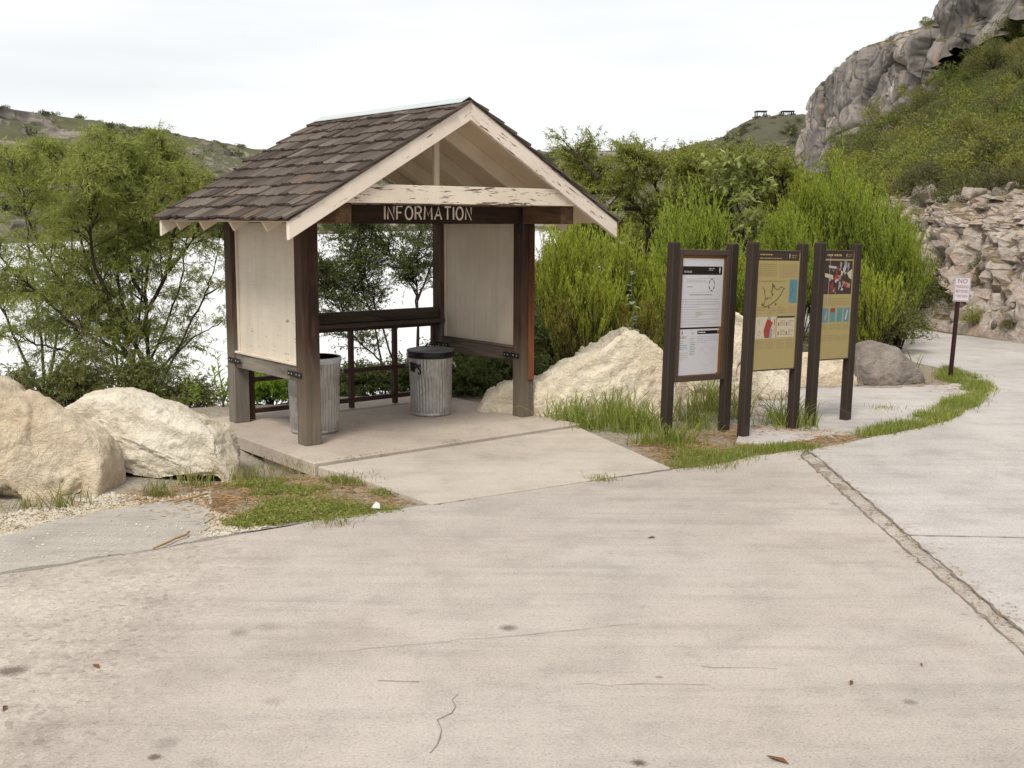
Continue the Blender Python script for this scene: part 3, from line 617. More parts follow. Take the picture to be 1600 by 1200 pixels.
# ------------------------------------------------------------------ boulders
def boulder(name, outline, basey, label, mat, depth=1.0, seed=0, group=None, front=.55, rough=1.0, sink=.12, ns=150, na=96, facet=.11, fine=1.0, shape=.75, lean=0.0):
    """outline: crest seen in the photograph, (x,y) pixels left to right; its foot stands on the ground at pixel row basey"""
    o = np.array(outline, float); cx = o[:, 0].mean(); foot = G(cx, basey); Yc = foot[1] + depth * front
    pts = np.array([atY(x, y, Yc) for x, y in o]); x0, x1 = pts[0, 0], pts[-1, 0]
    L = np.r_[0, np.cumsum(np.hypot(np.diff(pts[:, 0]), np.diff(pts[:, 2])))]; s = np.linspace(0, L[-1], ns); X = np.interp(s, L, pts[:, 0]); Z = np.interp(s, L, pts[:, 2])
    k = np.ones(7) / 7; Zs = np.convolve(np.pad(Z, 3, 'edge'), k, 'valid'); Xs = np.convolve(np.pad(X, 3, 'edge'), k, 'valid'); Xs[0], Xs[-1] = x0, x1
    zb = float(zg(foot[0], foot[1])) - sink; a = np.linspace(-.12, 1.12, na) * math.pi
    e = np.sin(np.clip(np.linspace(0, 1, ns), .0, 1) * math.pi) ** .42
    cy = Yc + depth * (.5 - front) * .5
    P = np.empty((ns, na, 3))
    for j, t in enumerate(a):
        c_, s_ = math.cos(t), math.sin(t); sc_ = np.sign(s_) * abs(s_) ** shape; cc = np.sign(c_) * abs(c_) ** .8
        hgt = np.maximum(Zs - zb, .02)
        P[:, j, 0] = Xs + lean * cc * hgt * .3; P[:, j, 1] = cy - cc * depth * .5 * e + (Yc - cy) * np.maximum(sc_, 0) ** 2; P[:, j, 2] = zb + hgt * sc_
    size = max(.4, x1 - x0); Q = P / size; rng = np.random.default_rng(seed)
    w = np.clip(e, .05, 1)[:, None]
    N = unit(np.cross(np.gradient(P, axis=0), np.gradient(P, axis=1)) + 1e-9); cen = P.mean((0, 1)); N = N * np.sign(((P - cen) * N).sum(-1, keepdims=True) + 1e-9)
    # broken facets: pull the surface back to a few random planes
    for _ in range(30):
        d = unit(rng.normal(0, 1, 3) * np.array([.4, 1.0, .7]) + np.array([0, -.6, .2])); q = (P - cen) @ d; lim = np.quantile(q, rng.uniform(.80, .95)); ov = np.maximum(q - lim, 0)
        if d[2] > .55: continue
        P = P - (ov * .9 * smooth(-.05, .55, -N[..., 1]))[..., None] * d
    wa, ea = worley(Q * 1.9 + seed + .25 * fbm(Q * 2, seed, 2)[..., None], seed + 40, .55); wb, eb = worley(Q * 5.5 + seed, seed + 50, .6)
    n = .075 * wa + .018 * wb + facet * ridged(Q * 2.0 + seed, seed, 3, .4) * .10 + .035 * fbm(Q * 3.5, seed + 3, 5, .55) + .012 * fine * fbm(Q * 24, seed + 7, 4, .65) + .007 * fine * ridged(Q * 13, seed + 5, 4)
    P = P + N * (n * w * size * .55 * rough)[..., None]
    org = np.array([foot[0], foot[1], 0.0]); me = gridmesh(name, P - org)
    ob = link(name, me, None, mat); ob.location = org; return tag(ob, label, 'boulder', group)
GB = 'limestone boulders lining the edge of the paved area'
boulder('boulder', [(-330, 700), (-260, 620), (-130, 580), (0, 603), (55, 634), (108, 666), (142, 684), (158, 700), (167, 735), (170, 775)], 792, 'biggest tan boulder, cut off by the left edge of the photo', M['rock_tan'], 1.25, 4, GB, .5, 1.0, facet=.16)
boulder('boulder', [(84, 690), (92, 655), (110, 636), (137, 617), (188, 614), (240, 628), (290, 652), (345, 672), (362, 700), (374, 722)], 764, 'low white and tan boulder touching the left corner of the shelter slab', M['rock_white'], 1.35, 9, GB, .62, .9, facet=.12)
boulder('boulder', [(742, 645), (758, 622), (795, 600), (840, 590), (862, 570), (905, 551), (940, 541), (962, 522), (980, 512), (1004, 526), (1030, 545), (1048, 575), (1058, 635)], 668, 'large pale pitted boulder with a peak, behind the tall grass', M['rock_pitted'], 1.3, 15, GB, .62, .9, facet=.10, fine=1.6)
boulder('boulder', [(1042, 640), (1060, 560), (1090, 520), (1125, 494), (1148, 488), (1166, 500), (1178, 560), (1184, 625)], 642, 'pale boulder standing upright behind the white notice board', M['rock_pitted'], .9, 21, GB, .6, .7, facet=.08)
boulder('boulder', [(1148, 620), (1160, 592), (1185, 570), (1210, 566), (1228, 580), (1240, 612)], 628, 'small white and rusty boulder behind the middle board', M['rock_white'], .6, 24, GB, .5, .9)
boulder('boulder', [(1222, 610), (1232, 570), (1250, 553), (1290, 550), (1318, 560), (1334, 585), (1340, 606)], 606, 'smooth tan boulder seen under the rightmost board', M['rock_tan'], .8, 27, GB, .5, .5, facet=.08)
boulder('boulder', [(1326, 590), (1330, 555), (1342, 540), (1365, 534), (1392, 540), (1415, 558), (1435, 577), (1446, 600)], 604, 'dark grey boulder at the right end of the row', M['rock_grey'], .9, 33, GB, .5, .6, facet=.10)
boulder('boulder', [(1176, 560), (1190, 520), (1215, 505), (1240, 512), (1252, 560)], 600, 'pinkish boulder half hidden between the second and third boards', M['rock_tan'], .6, 36, GB, .5, .5, ns=60, na=40)

# ------------------------------------------------------------------ shelter
SO = np.array([-1.747, 9.55, 0.0]); SY = 0.675; SW, SD = 2.379, 1.386
SU = np.array([math.cos(SY), math.sin(SY), 0]); SV = np.array([-math.sin(SY), math.cos(SY), 0])
FZ = 0.03                                              # floor slab top
def SPv(x, y, v):
    d = ray(x, y); o = EYE - SO; k = (v - o @ SV) / (d @ SV); p = o + d * k; return p @ SU, p[2]
def SPu(x, y, u):
    d = ray(x, y); o = EYE - SO; k = (u - o @ SU) / (d @ SU); p = o + d * k; return p @ SV, p[2]
def loc(P):
    q = np.array([P[0], P[1], 0]) - SO; return q @ SU, q @ SV
sh = empty('information_shelter', (SO[0], SO[1], 0), SY, 'open timber shelter with a shake roof and INFORMATION lettered on its beam', 'shelter')
HB = 1.921; PW = .15; ZT = HB + .165; TAN = math.tan(math.radians(30)); ZR = 2.977; ZE = 1.983; EV = .529; OF, OB = .728, .435
for (u, v, mt, pw) in ((0, 0, 'post', .152), (SW, 0, 'post', .15), (0, SD, 'postr', .15), (SW, SD, 'postr', .15)):
    m = MB(); m.box((u - pw / 2, v - pw / 2, FZ), (u + pw / 2, v + pw / 2, HB)); m.build('post', M[mt], sh, .006)
m = MB(); m.box((SW - .010, -.095, .40), (SW + .062, -.0755, HB - .02)); m.build('batten', M['batten'], sh, .004)
for u in (0, SW):
    m = MB(); m.box((u - .075, -.64, HB + .001), (u + .075, SD + .36, ZT)); m.build('roof_plate', M['plate'], sh, .008)
for v in (0, SD):
    m = MB(); m.box((.077, v - .07, HB - .001), (SW - .077, v + .07, ZT - .003)); fb = m.build('cross_beam', M['beam_u'], sh, .006)
    if v == 0: front_beam = fb
# lettering on the front beam: single-stroke routed letters, each its own piece
STRK = {'I': [[(0, 0), (0, 1)]], 'N': [[(0, 0), (0, 1), (.55, 0), (.55, 1)]], 'F': [[(0, 0), (0, 1), (.5, 1)], [(0, .53), (.4, .53)]],
        'O': [[(.33 + .33 * math.sin(a), .5 + .5 * math.cos(a)) for a in np.linspace(0, 2 * math.pi, 17)]],
        'R': [[(0, 0), (0, 1), (.32, 1), (.5, .9), (.54, .75), (.48, .58), (.3, .5), (0, .5)], [(.28, .5), (.56, 0)]],
        'M': [[(0, 0), (.06, 1), (.36, .3), (.66, 1), (.72, 0)]], 'A': [[(0, 0), (.33, 1), (.66, 0)], [(.13, .34), (.53, .34)]], 'T': [[(.3, 0), (.3, 1)], [(0, 1), (.6, 1)]],
        'P': [[(0, 0), (0, 1), (.34, 1), (.52, .88), (.52, .66), (.36, .52), (0, .52)]], 'S': [[(.5, .85), (.36, 1), (.14, 1), (.02, .84), (.08, .64), (.42, .42), (.5, .2), (.36, 0), (.12, 0), (0, .14)]]}
LW = {'I': 0, 'N': .55, 'F': .5, 'O': .66, 'R': .56, 'M': .72, 'A': .66, 'T': .6, 'P': .52, 'S': .5}
u0, z0 = SPv(601, 343.5, -.07); u1, z1 = SPv(736, 342.5, -.07); _, zt0 = SPv(668, 323, -.07)
word = 'INFORMATION'; hh = (zt0 - (z0 + z1) / 2); adv = sum(LW[c] for c in word); gap = ((u1 - u0) / hh - adv) / (len(word) - 1); uu = u0
for c in word:
    m = MB()
    for st in STRK[c]: m.tube([(uu + a * hh, -.0705, (z0 + z1) / 2 + b * hh) for a, b in st], .0088, 6)
    m.build('letter', M['letter'], front_beam); uu += (LW[c] + gap) * hh
# collar tie, king posts, rakes, rafters, deck
def roofz(u): return ZR - abs(u - SW / 2) * TAN          # top of the shakes
UL, UR = -EV, SW + EV
m = MB(); zt = ZT + .152
def rk(z): return SW / 2 - (ZR - .165 - z) / TAN       # where the rake's lower edge is at height z
m.add([(rk(ZT) - .02, -.70, ZT + .002), (SW - rk(ZT) + .02, -.70, ZT + .002), (SW - rk(zt) + .02, -.70, zt), (rk(zt) - .02, -.70, zt), (rk(ZT) - .02, -.66, ZT + .002), (SW - rk(ZT) + .02, -.66, ZT + .002), (SW - rk(zt) + .02, -.66, zt), (rk(zt) - .02, -.66, zt)],
      [(0, 1, 2, 3), (7, 6, 5, 4), (0, 4, 5, 1), (1, 5, 6, 2), (2, 6, 7, 3), (3, 7, 4, 0)]); m.build('collar_tie', M['paint_u'], sh, .003)
m = MB(); m.box((rk(ZT) + .1, SD + .02, ZT + .002), (SW - rk(ZT) - .1, SD + .06, zt)); m.build('collar_tie', M['paint_u'], sh, .003)
ku, _ = SPv(681, 270, -.10)
m = MB(); m.box((ku - .028, -.118, ZT + .005), (ku + .028, -.08, ZR - .17)); m.build('king_post', M['rafter'], sh, .002)
m = MB(); m.box((SW / 2 - .03, SD - .02, ZT + .005), (SW / 2 + .03, SD + .018, ZR - .17)); m.build('king_post', M['rafter'], sh, .002)
def slope_prism(mb, side, v0, v1, d0, d1, u_end=0.0, mi=0, plumb=True):
    """board following the roof slope: d0,d1 depths below the shake surface measured vertically"""
    ue = UL + u_end; us = [ue, SW / 2]; V = []
    for v in (v0, v1):
        for u in us:
            for d in (d0, d1):
                uu_ = u; z = roofz(u) - d
                if not plumb and u == ue and d == d1: uu_ = u + .06; z = roofz(uu_) - d
                V.append((uu_ if side < 0 else SW - uu_, v, z))
    f = [(0, 2, 3, 1), (4, 5, 7, 6), (0, 1, 5, 4), (2, 6, 7, 3), (0, 4, 6, 2), (1, 3, 7, 5)]
    mb.add(V, f if side < 0 else [q[::-1] for q in f], mi)
for side in (-1, 1):
    for k, v in enumerate([-.12, .50, 1.12, 1.66]):
        m = MB(); slope_prism(m, side, v - .02, v + .02, .062, .20, .06, plumb=False); m.build('rafter', M['rafter'], sh, .002)
    m = MB(); slope_prism(m, side, -OF - .012, -OF + .03, .030, .185, -.01, plumb=True); m.build('rake_board', M['rake'] if side < 0 else M['rake_r'], sh, .004)
    m = MB(); slope_prism(m, side, SD + OB - .03, SD + OB + .012, .030, .185, -.01, plumb=True); m.build('rake_board', M['rake'], sh, .004)
    m = MB(); slope_prism(m, side, -OF + .032, SD + OB - .032, .040, .060, .01); m.build('roof_deck', M['paint_in'], sh)
    # a panel seam batten and shadow gap under the deck
# shakes: split boards laid in courses, each one its own piece
rng = np.random.default_rng(12)
variants = []
for k in range(12):
    wd = [.13, .15, .17, .19, .21, .23, .25, .14, .18, .2, .16, .22][k]; ln = .36; b = MB(); n = 5
    xs = np.linspace(-wd / 2, wd / 2, n); front = rng.uniform(-.012, .012, n); thk = .018 + rng.uniform(-.003, .006, n); cup = .004 * np.cos(np.linspace(-1.5, 1.5, n)) * rng.choice([-1, 1])
    V = []
    for x, fr, th, c_ in zip(xs, front, thk, cup): V += [(x, fr, 0 + c_), (x, fr, th + c_), (x, ln, .004 + c_), (x, ln, -.001)]
    fs = []
    for i in range(n - 1):
        a, q = i * 4, (i + 1) * 4; fs += [(a, q, q + 1, a + 1), (a + 1, q + 1, q + 2, a + 2), (a + 3, q + 3, q, a)]
    fs += [(0, 1, 2, 3), (n * 4 - 4, n * 4 - 1, n * 4 - 2, n * 4 - 3)]
    b.add(V, fs); me = b.mesh('shake'); me.materials.append(M['shake']); variants.append((wd, me))
LEN = SD + OF + OB; SL = (SW / 2 + EV) / math.cos(math.radians(30)); ROWS = 11; EXPO = (SL + .03) / ROWS
tops = {}
for side in (-1, 1):
    m = MB(); slope_prism(m, side, -OF - .02, SD + OB + .02, .028, .038, -.012); rf = m.build('roof', M['shake'], sh)
    c30, s30 = math.cos(math.radians(30)), math.sin(math.radians(30))
    for r in range(ROWS):
        v = -OF - .03
        while v < SD + OB + .02:
            wd, me = variants[rng.integers(12)]
            if side > 0 and wd < .18: continue
            if v + wd > SD + OB + .06: wd, me = variants[0]
            q = -0.02 + r * EXPO + rng.normal(0, .012)                     # distance up the slope from the eave
            o = bpy.data.objects.new('shingle', me); C.objects.link(o); o.parent = rf
            up = Vector((c30 * -side, 0, s30)); nn = Vector((s30 * side, 0, c30)); xx = up.cross(nn)
            tilt = .055; up2 = (up - nn * tilt).normalized(); nn2 = xx.cross(up2)
            base = Vector(((UL if side < 0 else UR), v + wd / 2, ZE - .028)) + up * q + nn * (.016 + rng.uniform(0, .006))
            rot = rng.normal(0, .012)
            o.matrix_local = Matrix(((xx.x, up2.x, nn2.x, base.x), (xx.y, up2.y, nn2.y, base.y), (xx.z, up2.z, nn2.z, base.z), (0, 0, 0, 1))) @ Matrix.Rotation(rot, 4, 'Z')
            o.scale = (1, min(1.0, (SL - .012 - q) / .36), 1)
            v += wd + rng.uniform(.003, .009)
m = MB(); w_ = .085
for sg in (-1, 1):
    a0, a1 = (SW / 2, ZR + .006), (SW / 2 + sg * w_, ZR + .006 - w_ * TAN)
    V = [(a0[0], y_, a0[1] + dz) for y_ in (-OF + .01, SD + OB + .01) for dz in (0, .006)] + [(a1[0], y_, a1[1] + dz) for y_ in (-OF + .01, SD + OB + .01) for dz in (0, .006)]
    m.add(V, [(0, 2, 6, 4), (1, 5, 7, 3), (0, 4, 5, 1), (2, 3, 7, 6), (4, 6, 7, 5)] if sg > 0 else [(4, 6, 2, 0), (3, 7, 5, 1), (1, 5, 4, 0), (6, 7, 3, 2), (5, 7, 6, 4)])
m.build('ridge_cap', M['ridge'], sh)
# side panels with rails and iron straps
_, zr_t = SPu(460, 570, -.03); _, zr_b = SPu(452, 597, -.05); zr_b = zr_b + .02
for u, mt, rm in ((0, 'board', 'rail'), (SW, 'board_in', 'railr')):
    sgn = -1 if u == 0 else -1
    m = MB(); m.box((u - .018, .077, zr_t - .01), (u + .018, SD - .077, HB - .003)); pn = m.build('side_panel', M[mt], sh)
    fr = MB()
    for v in (.0785, SD - .1105): fr.box((u - .034, v, zr_t + .002), (u - .0185, v + .032, HB - .004))
    fr.build('panel_batten', M['rafter'], pn, .002)
    m = MB(); m.box((u - .055, .0775, zr_b), (u + .055, SD - .0775, zr_t - .0)); rl = m.build('rail', M[rm], sh, .006)
    m = MB(); m.box((u - .07, .080, zr_t + .001), (u - .0195, SD - .080, zr_t + .022)); m.build('sill', M['board'] if u == 0 else M['railr'], sh, .003)
    zc = (zr_t + zr_b) / 2
    for v0, v1 in ((-.03, .22), (SD - .22, SD + .03)):
        m = MB(); m.box((u - .084, v0, zc - .024), (u - .0765, v1, zc + .024)); sb = m.build('strap', M['iron'], sh, .002)
        for q in (.03, .085, .17, .22):
            b = MB(); b.box((u - .0905, v0 + q - .008, zc - .008), (u - .0845, v0 + q + .008, zc + .008)); b.build('bolt', M['bolt'], sb, .003)
# beam bracket at right front
_, zz_ = SPv(820, 335, -.08); m = MB(); m.box((SW - .13, -.0785, HB - .10), (SW - .085, -.0735, ZT - .01)); m.build('bracket', M['iron'], sh, .001)
# rear rails and tube grille
uL, zA = SPv(505, 489, SD); uR, zB = SPv(685, 479, SD); _, zC = SPv(505, 509, SD - .05); _, zD = SPv(505, 517, SD - .05)
m = MB(); m.box((.0765, SD - .045, zC + .012), (SW - .0765, SD + .045, zA)); m.build('rear_rail', M['rear'], sh, .005)
m = MB(); m.box((.0765, SD - .16, zC - .028), (SW - .0765, SD + .05, zC + .010)); m.build('shelf_board', M['rear'], sh, .004)
_, zm = SPv(570, 577, SD); zbot = FZ + .09; tw = .022
gr = MB(); 
gr.box((.079, SD - tw, zbot - tw), (SW - .079, SD + tw, zbot + tw)); gr.build('grille_bar', M['tube'], sh)
gr = MB(); gr.box((.079, SD - tw + .002, zm - tw), (SW - .079, SD + tw - .002, zm + tw)); gr.build('grille_bar', M['tube'], sh)
gr = MB(); gr.box((.079, SD - tw, zC - .075), (SW - .079, SD + tw, zC - .031)); gr.build('grille_bar', M['tube'], sh)
for xpx in (393, None, 549, 617, None):
    u_ = SPv(xpx, 600, SD)[0] if xpx else None
    if u_ is None: u_ = SW - .105 if xpx is None and gr is None else None
    if u_ is None: continue
    q = MB(); q.box((u_ - tw, SD - tw - .002, FZ + .01), (u_ + tw, SD + tw + .002, zC - .032)); q.build('grille_upright', M['tube'], sh)
for u_ in (SW - .12, (SPv(393, 600, SD)[0] + SPv(549, 600, SD)[0]) / 2):
    q = MB(); q.box((u_ - tw, SD - tw - .002, FZ + .01), (u_ + tw, SD + tw + .002, zC - .032)); q.build('grille_upright', M['tube'], sh)

# slab, apron
sl = [loc(G(491, 724, FZ)), loc(G(906, 662, FZ)), loc(G(712, 622, FZ)), (-.42, SD + .30)]
sl[3] = (loc(G(352, 674, FZ))[0], SD + .34); sl[2] = (sl[2][0], SD + .34)
def W2(u, v): return (SO + SU * u + SV * v)[:2]
m = MB(); m.prism([W2(*p) for p in sl], -.085, FZ); slab = m.build('pavement', M['slab'], None, .006); tag(slab, 'raised concrete slab under the shelter', kind='structure')
def lerp(a, b, t): return (a[0] + (b[0] - a[0]) * t, a[1] + (b[1] - a[1]) * t)
m = MB(); ins = .05; A_, D_ = (sl[0][0] + ins, sl[0][1] + ins), (sl[3][0] + ins, sl[3][1])
h0, h1 = .40, .63
m.prism([W2(*A_), W2(sl[1][0], sl[1][1]), W2(*sl[2]), W2(sl[2][0] - .5, sl[2][1] - .1), W2(lerp(A_, D_, h0)[0] + .6, lerp(A_, D_, h0)[1]), W2(*lerp(A_, D_, h0))], -.5, -.086)
m.prism([W2(*lerp(A_, D_, h1)), W2(lerp(A_, D_, h1)[0] + .6, lerp(A_, D_, h1)[1]), W2(D_[0] + .6, D_[1]), W2(*D_)], -.5, -.086)
fo = m.build('foundation', M['slab'], None); tag(fo, 'rough concrete footing with a dark hole under the slab edge', kind='structure')
ap = Gs([(497, 729), (904, 667), (1048, 731), (674, 787), (556, 746)], .012)
m = MB(); m.prism([tuple(p) for p in ap], -.10, .012); apron = m.build('pavement', M['apron'], None, .005); tag(apron, 'smooth concrete apron between the shelter slab and the road', kind='structure')
ribbon('crack', Gs([(491, 726), (600, 708), (700, 693), (800, 677), (905, 663)], .012), .03, .0145, M['crack'], apron, 31, .006)

# ------------------------------------------------------------------ bins
CANP = [(.176, 0), (.186, .004), (.187, .02), (.183, .028), (.186, .04), (.196, .36), (.199, .372), (.2, .39), (.199, .405), (.206, .55), (.210, .565), (.214, .575), (.212, .59), (.203, .592), (.2, .58)]
FL = [0, 0, 0, 0, .9, 1, .2, 0, .2, 1, .3, 0, 0, 0, 0]
def make_can(name, at, rot, label, sc_=1.0, lid=True):
    t = empty(name, at, rot, label, 'trash can', 'galvanised bins under the shelter roof'); t.scale = (sc_, sc_, sc_)
    prof = []; fl = []
    for (a, b), (p, q), x, y in zip(CANP[:-1], CANP[1:], FL[:-1], FL[1:]):
        n = 6 if b > .03 and q - b > .05 else 1
        for i in range(n): prof.append((a + (p - a) * i / n, b + (q - b) * i / n)); fl.append(x + (y - x) * i / n)
    prof += [CANP[-1], (.19, .3), (.17, .02), (.02, .015)]; fl += [0, 0, 0, 0]
    def flute(A, k):
        sft = .35 * math.sin(min(1, max(0, (prof[k][1] - .34) / .08)) * math.pi * .5) * .25
        return fl[k] * .0035 * np.tanh(2.0 * np.cos(40 * (A + sft)))
    m = MB(); m.lathe(prof, 240, 0, True, True, flute); m.build('body', M['galv'], t)
    for a in (.15, math.pi - .1):
        h = MB(); ca, sa = math.cos(a), math.sin(a); tx, ty = -sa, ca
        h.tube([((.203 + d) * ca + s * tx, (.203 + d) * sa + s * ty, z) for s, d, z in ((-.045, 0, .50), (-.045, .02, .485), (-.03, .03, .45), (.03, .03, .45), (.045, .02, .485), (.045, 0, .50))], .006, 6)
        h.build('handle', M['galv'], t)
    if lid:
        m = MB(); m.lathe([(.216, .545), (.2195, .548), (.222, .56), (.222, .603), (.219, .606)], 64); m.build('bag_rim', M['bag'], t)
        m = MB(); m.lathe([(.219, .603), (.225, .606), (.226, .612), (.215, .618), (.15, .630), (.13, .637), (.06, .640), (.01, .641)], 64, 0, False, True); ld = m.build('lid', M['lid'], t)
        h = MB(); h.tube([(-.045, 0, .636), (-.04, 0, .656), (0, 0, .662), (.04, 0, .656), (.045, 0, .636)], .007, 6); h.build('handle', M['iron'], ld)
    else:
        m = MB(); m.lathe([(.200, .585), (.206, .592), (.214, .592), (.217, .585), (.217, .562), (.214, .558), (.216, .548), (.211, .545)], 64); m.build('rim', M['rimgrey'], t)
        m = MB(); m.lathe([(.200, .588), (.196, .5), (.18, .12), (.02, .10)], 48, 0, False, True); m.build('liner', M['bag'], t)
    return t
cA = G(671, 652, FZ); cA[1] += .20
can1 = make_can('trash_can', (cA[0], cA[1], FZ), math.radians(-8), 'lidded galvanised bin lettered NPS, in the middle of the shelter floor', 1.06)
# hand lettering wraps round the body
ang0 = math.atan2(-1, -.02) - can1.rotation_euler.z
for i, c in enumerate('NPS'):
    m = MB()
    for st in STRK[c]:
        pts = []
        for a, b in zip(st[:-1], st[1:]):
            for k in range(5): pts.append((a[0] + (b[0] - a[0]) * k / 4, a[1] + (b[1] - a[1]) * k / 4))
        Q = []
        for a, b in pts:
            th = ang0 - .98 + (i * .235 + a * .27); z = .425 - .010 * i + b * .082; rad = .2075 + .004 * (z - .45) / .1
            Q.append((rad * math.cos(th), rad * math.sin(th), z))
        m.tube(Q, .0072, 6)
    m.build('letter', M['marker'], can1)
cB = G(486, 680, FZ); cB[1] += .20
make_can('trash_can', (cB[0], cB[1], FZ), math.radians(25), 'open galvanised bin with a pale rim, half hidden by the front left post', 1.17, False)

# ------------------------------------------------------------------ information boards
ART = ['white', 'black', 'ltgrey', 'midgrey', 'tan', 'tandark', 'cork', 'teal', 'blue', 'red', 'skin', 'cream', 'brown', 'green', 'rose', 'ink']
ACOL = dict(white=(0.528, 0.516, 0.544), black=(0.014, 0.012, 0.011), ltgrey=(0.400, 0.400, 0.424), midgrey=(0.240, 0.240, 0.248), tan=(0.320, 0.260, 0.112), tandark=(0.248, 0.196, 0.084), cork=(0.200, 0.088, 0.028), teal=(0.080, 0.216, 0.216), blue=(0.080, 0.192, 0.240), red=(0.264, 0.040, 0.036), skin=(0.336, 0.192, 0.136), cream=(0.440, 0.400, 0.288), brown=(0.044, 0.028, 0.024), green=(0.040, 0.136, 0.104), rose=(0.288, 0.176, 0.104), ink=(0.080, 0.064, 0.040))
AM = [plain('print_' + a, ACOL[a], .45, 0, .05, 15, .02) for a in ART]
def textmesh(s, size):
    cu = bpy.data.curves.new('t', 'FONT'); cu.body = s; cu.size = size; cu.align_x = 'CENTER'; o = bpy.data.objects.new('t', cu); C.objects.link(o)
    dg = bpy.context.evaluated_depsgraph_get(); dg.update(); me = bpy.data.meshes.new_from_object(o.evaluated_get(dg)); bpy.data.objects.remove(o); bpy.data.curves.remove(cu)
    V = np.array([v.co[:] for v in me.vertices]); Fs = [tuple(p.vertices) for p in me.polygons]; bpy.data.meshes.remove(me); return V, Fs
class Art:
    """flat print on a board face: x in 0..w, z in 0..h, laid in thin layers"""
    def __init__(s, w, h, y): s.m = MB(); s.w, s.h, s.y = w, h, y
    def rect(s, x0, z0, x1, z1, c, l=1):
        y = s.y - .0004 * l; s.m.add([(x0 * s.w, y, z0 * s.h), (x1 * s.w, y, z0 * s.h), (x1 * s.w, y, z1 * s.h), (x0 * s.w, y, z1 * s.h)], [(0, 1, 2, 3)], ART.index(c)); return s
    def poly(s, pts, c, l=1):
        s.m.add([(x * s.w, s.y - .0004 * l, z * s.h) for x, z in pts], [tuple(range(len(pts)))], ART.index(c)); return s
    def lines(s, x0, z0, x1, z1, n, c, l=2, seed=0, fill=.45):
        r = np.random.default_rng(seed); dz = (z1 - z0) / n
        for i in range(n):
            z = z1 - (i + 1) * dz; x = x0; end = x1 - (r.uniform(.2, .6) * (x1 - x0) if r.random() < .18 else r.uniform(0, .04) * (x1 - x0))
            while x < end - .01:
                wd = min(r.uniform(.025, .075), end - x); s.rect(x, z + dz * .2, x + wd, z + dz * (.2 + fill), c, l); x += wd + .013
        return s
    def stroke(s, pts, wd, c, l=2):
        pts = np.array([(x * s.w, z * s.h) for x, z in pts]); Tn = unit(np.gradient(pts, axis=0)); N = np.stack([-Tn[:, 1], Tn[:, 0]], -1) * wd / 2
        V = [(p[0], s.y - .0004 * l, p[1]) for p in np.r_[pts - N, pts + N]]; n = len(pts); s.m.add(V, [(i, i + 1, n + i + 1, n + i) for i in range(n - 1)], ART.index(c)); return s
    def text(s, t, x, z, size, c, l=3, sx=1.0):
        V, Fs = textmesh(t, size); s.m.add([(x * s.w + v[0] * sx, s.y - .0004 * l, z * s.h + v[1]) for v in V], Fs, ART.index(c)); return s
    def arrowhead(s, x, z, sz, c, l=3):
        s.poly([(x + a * sz * .5, z + b * sz * s.w / s.h) for a, b in ((0, -1), (.35, -.45), (.55, .2), (.5, .65), (.25, .95), (0, 1), (-.25, .95), (-.5, .65), (-.55, .2), (-.35, -.45))], c, l); return s
    def build(s, name, parent): return s.m.build(name, AM, parent)

def board(base, yaw, width, hgt, zlo, zhi, ptop, label, tilt, art, cased, depthp=.08, wp=.088, sink=.15):
    t = empty('information_board', (base[0], base[1], 0), yaw, label, 'information board', 'upright information boards beside the shelter')
    t.rotation_euler = (0, math.radians(tilt), yaw)
    for u in (0, width):
        m = MB(); m.box((u - wp / 2, -depthp / 2, -sink), (u + wp / 2, depthp / 2, ptop)); p = m.build('post', M['bronze'], t, .004)
        g = MB()
        for q in (-.022, 0, .022): g.box((u + q - .003, -depthp / 2 - .0035, .1), (u + q + .003, -depthp / 2 - .0006, ptop - .003))
        g.build('post_rib', M['bronze'], p)
        g = MB(); g.box((u - wp / 2 + .004, -depthp / 2 + .004, ptop + .0005), (u + wp / 2 - .004, depthp / 2 - .004, ptop + .007)); g.build('post_cap', M['bronze2'], p, .002)
    a, b = wp / 2 + .001, width - wp / 2 - .001; yf = -.030
    fr = .052 if cased else .012
    m = MB(); m.box((a, yf, zlo), (b, .03, zlo + fr)); m.build('frame_rail', M['bronze2'], t, .003)
    m = MB(); m.box((a, yf, zhi - fr), (b, .03, zhi)); m.build('frame_rail', M['bronze2'], t, .003)
    for x in (a, b - fr):
        m = MB(); m.box((x, yf + .0005, zlo + fr + .0005), (x + fr, .0295, zhi - fr - .0005)); m.build('frame_stile', M['bronze2'], t, .003)
    pw, ph = b - a - 2 * fr - .002, zhi - zlo - 2 * fr - .002; yp = -.010 if cased else -.024
    m = MB(); m.box((0, yp, 0), (pw, .026, ph)); pn = m.build('panel', M['signwhite'] if cased else AM[ART.index('tan')], t); pn.location = (a + fr + .001, 0, zlo + fr + .001)
    A = Art(pw, ph, yp); art(A); A.build('printed_sheet', pn); return t
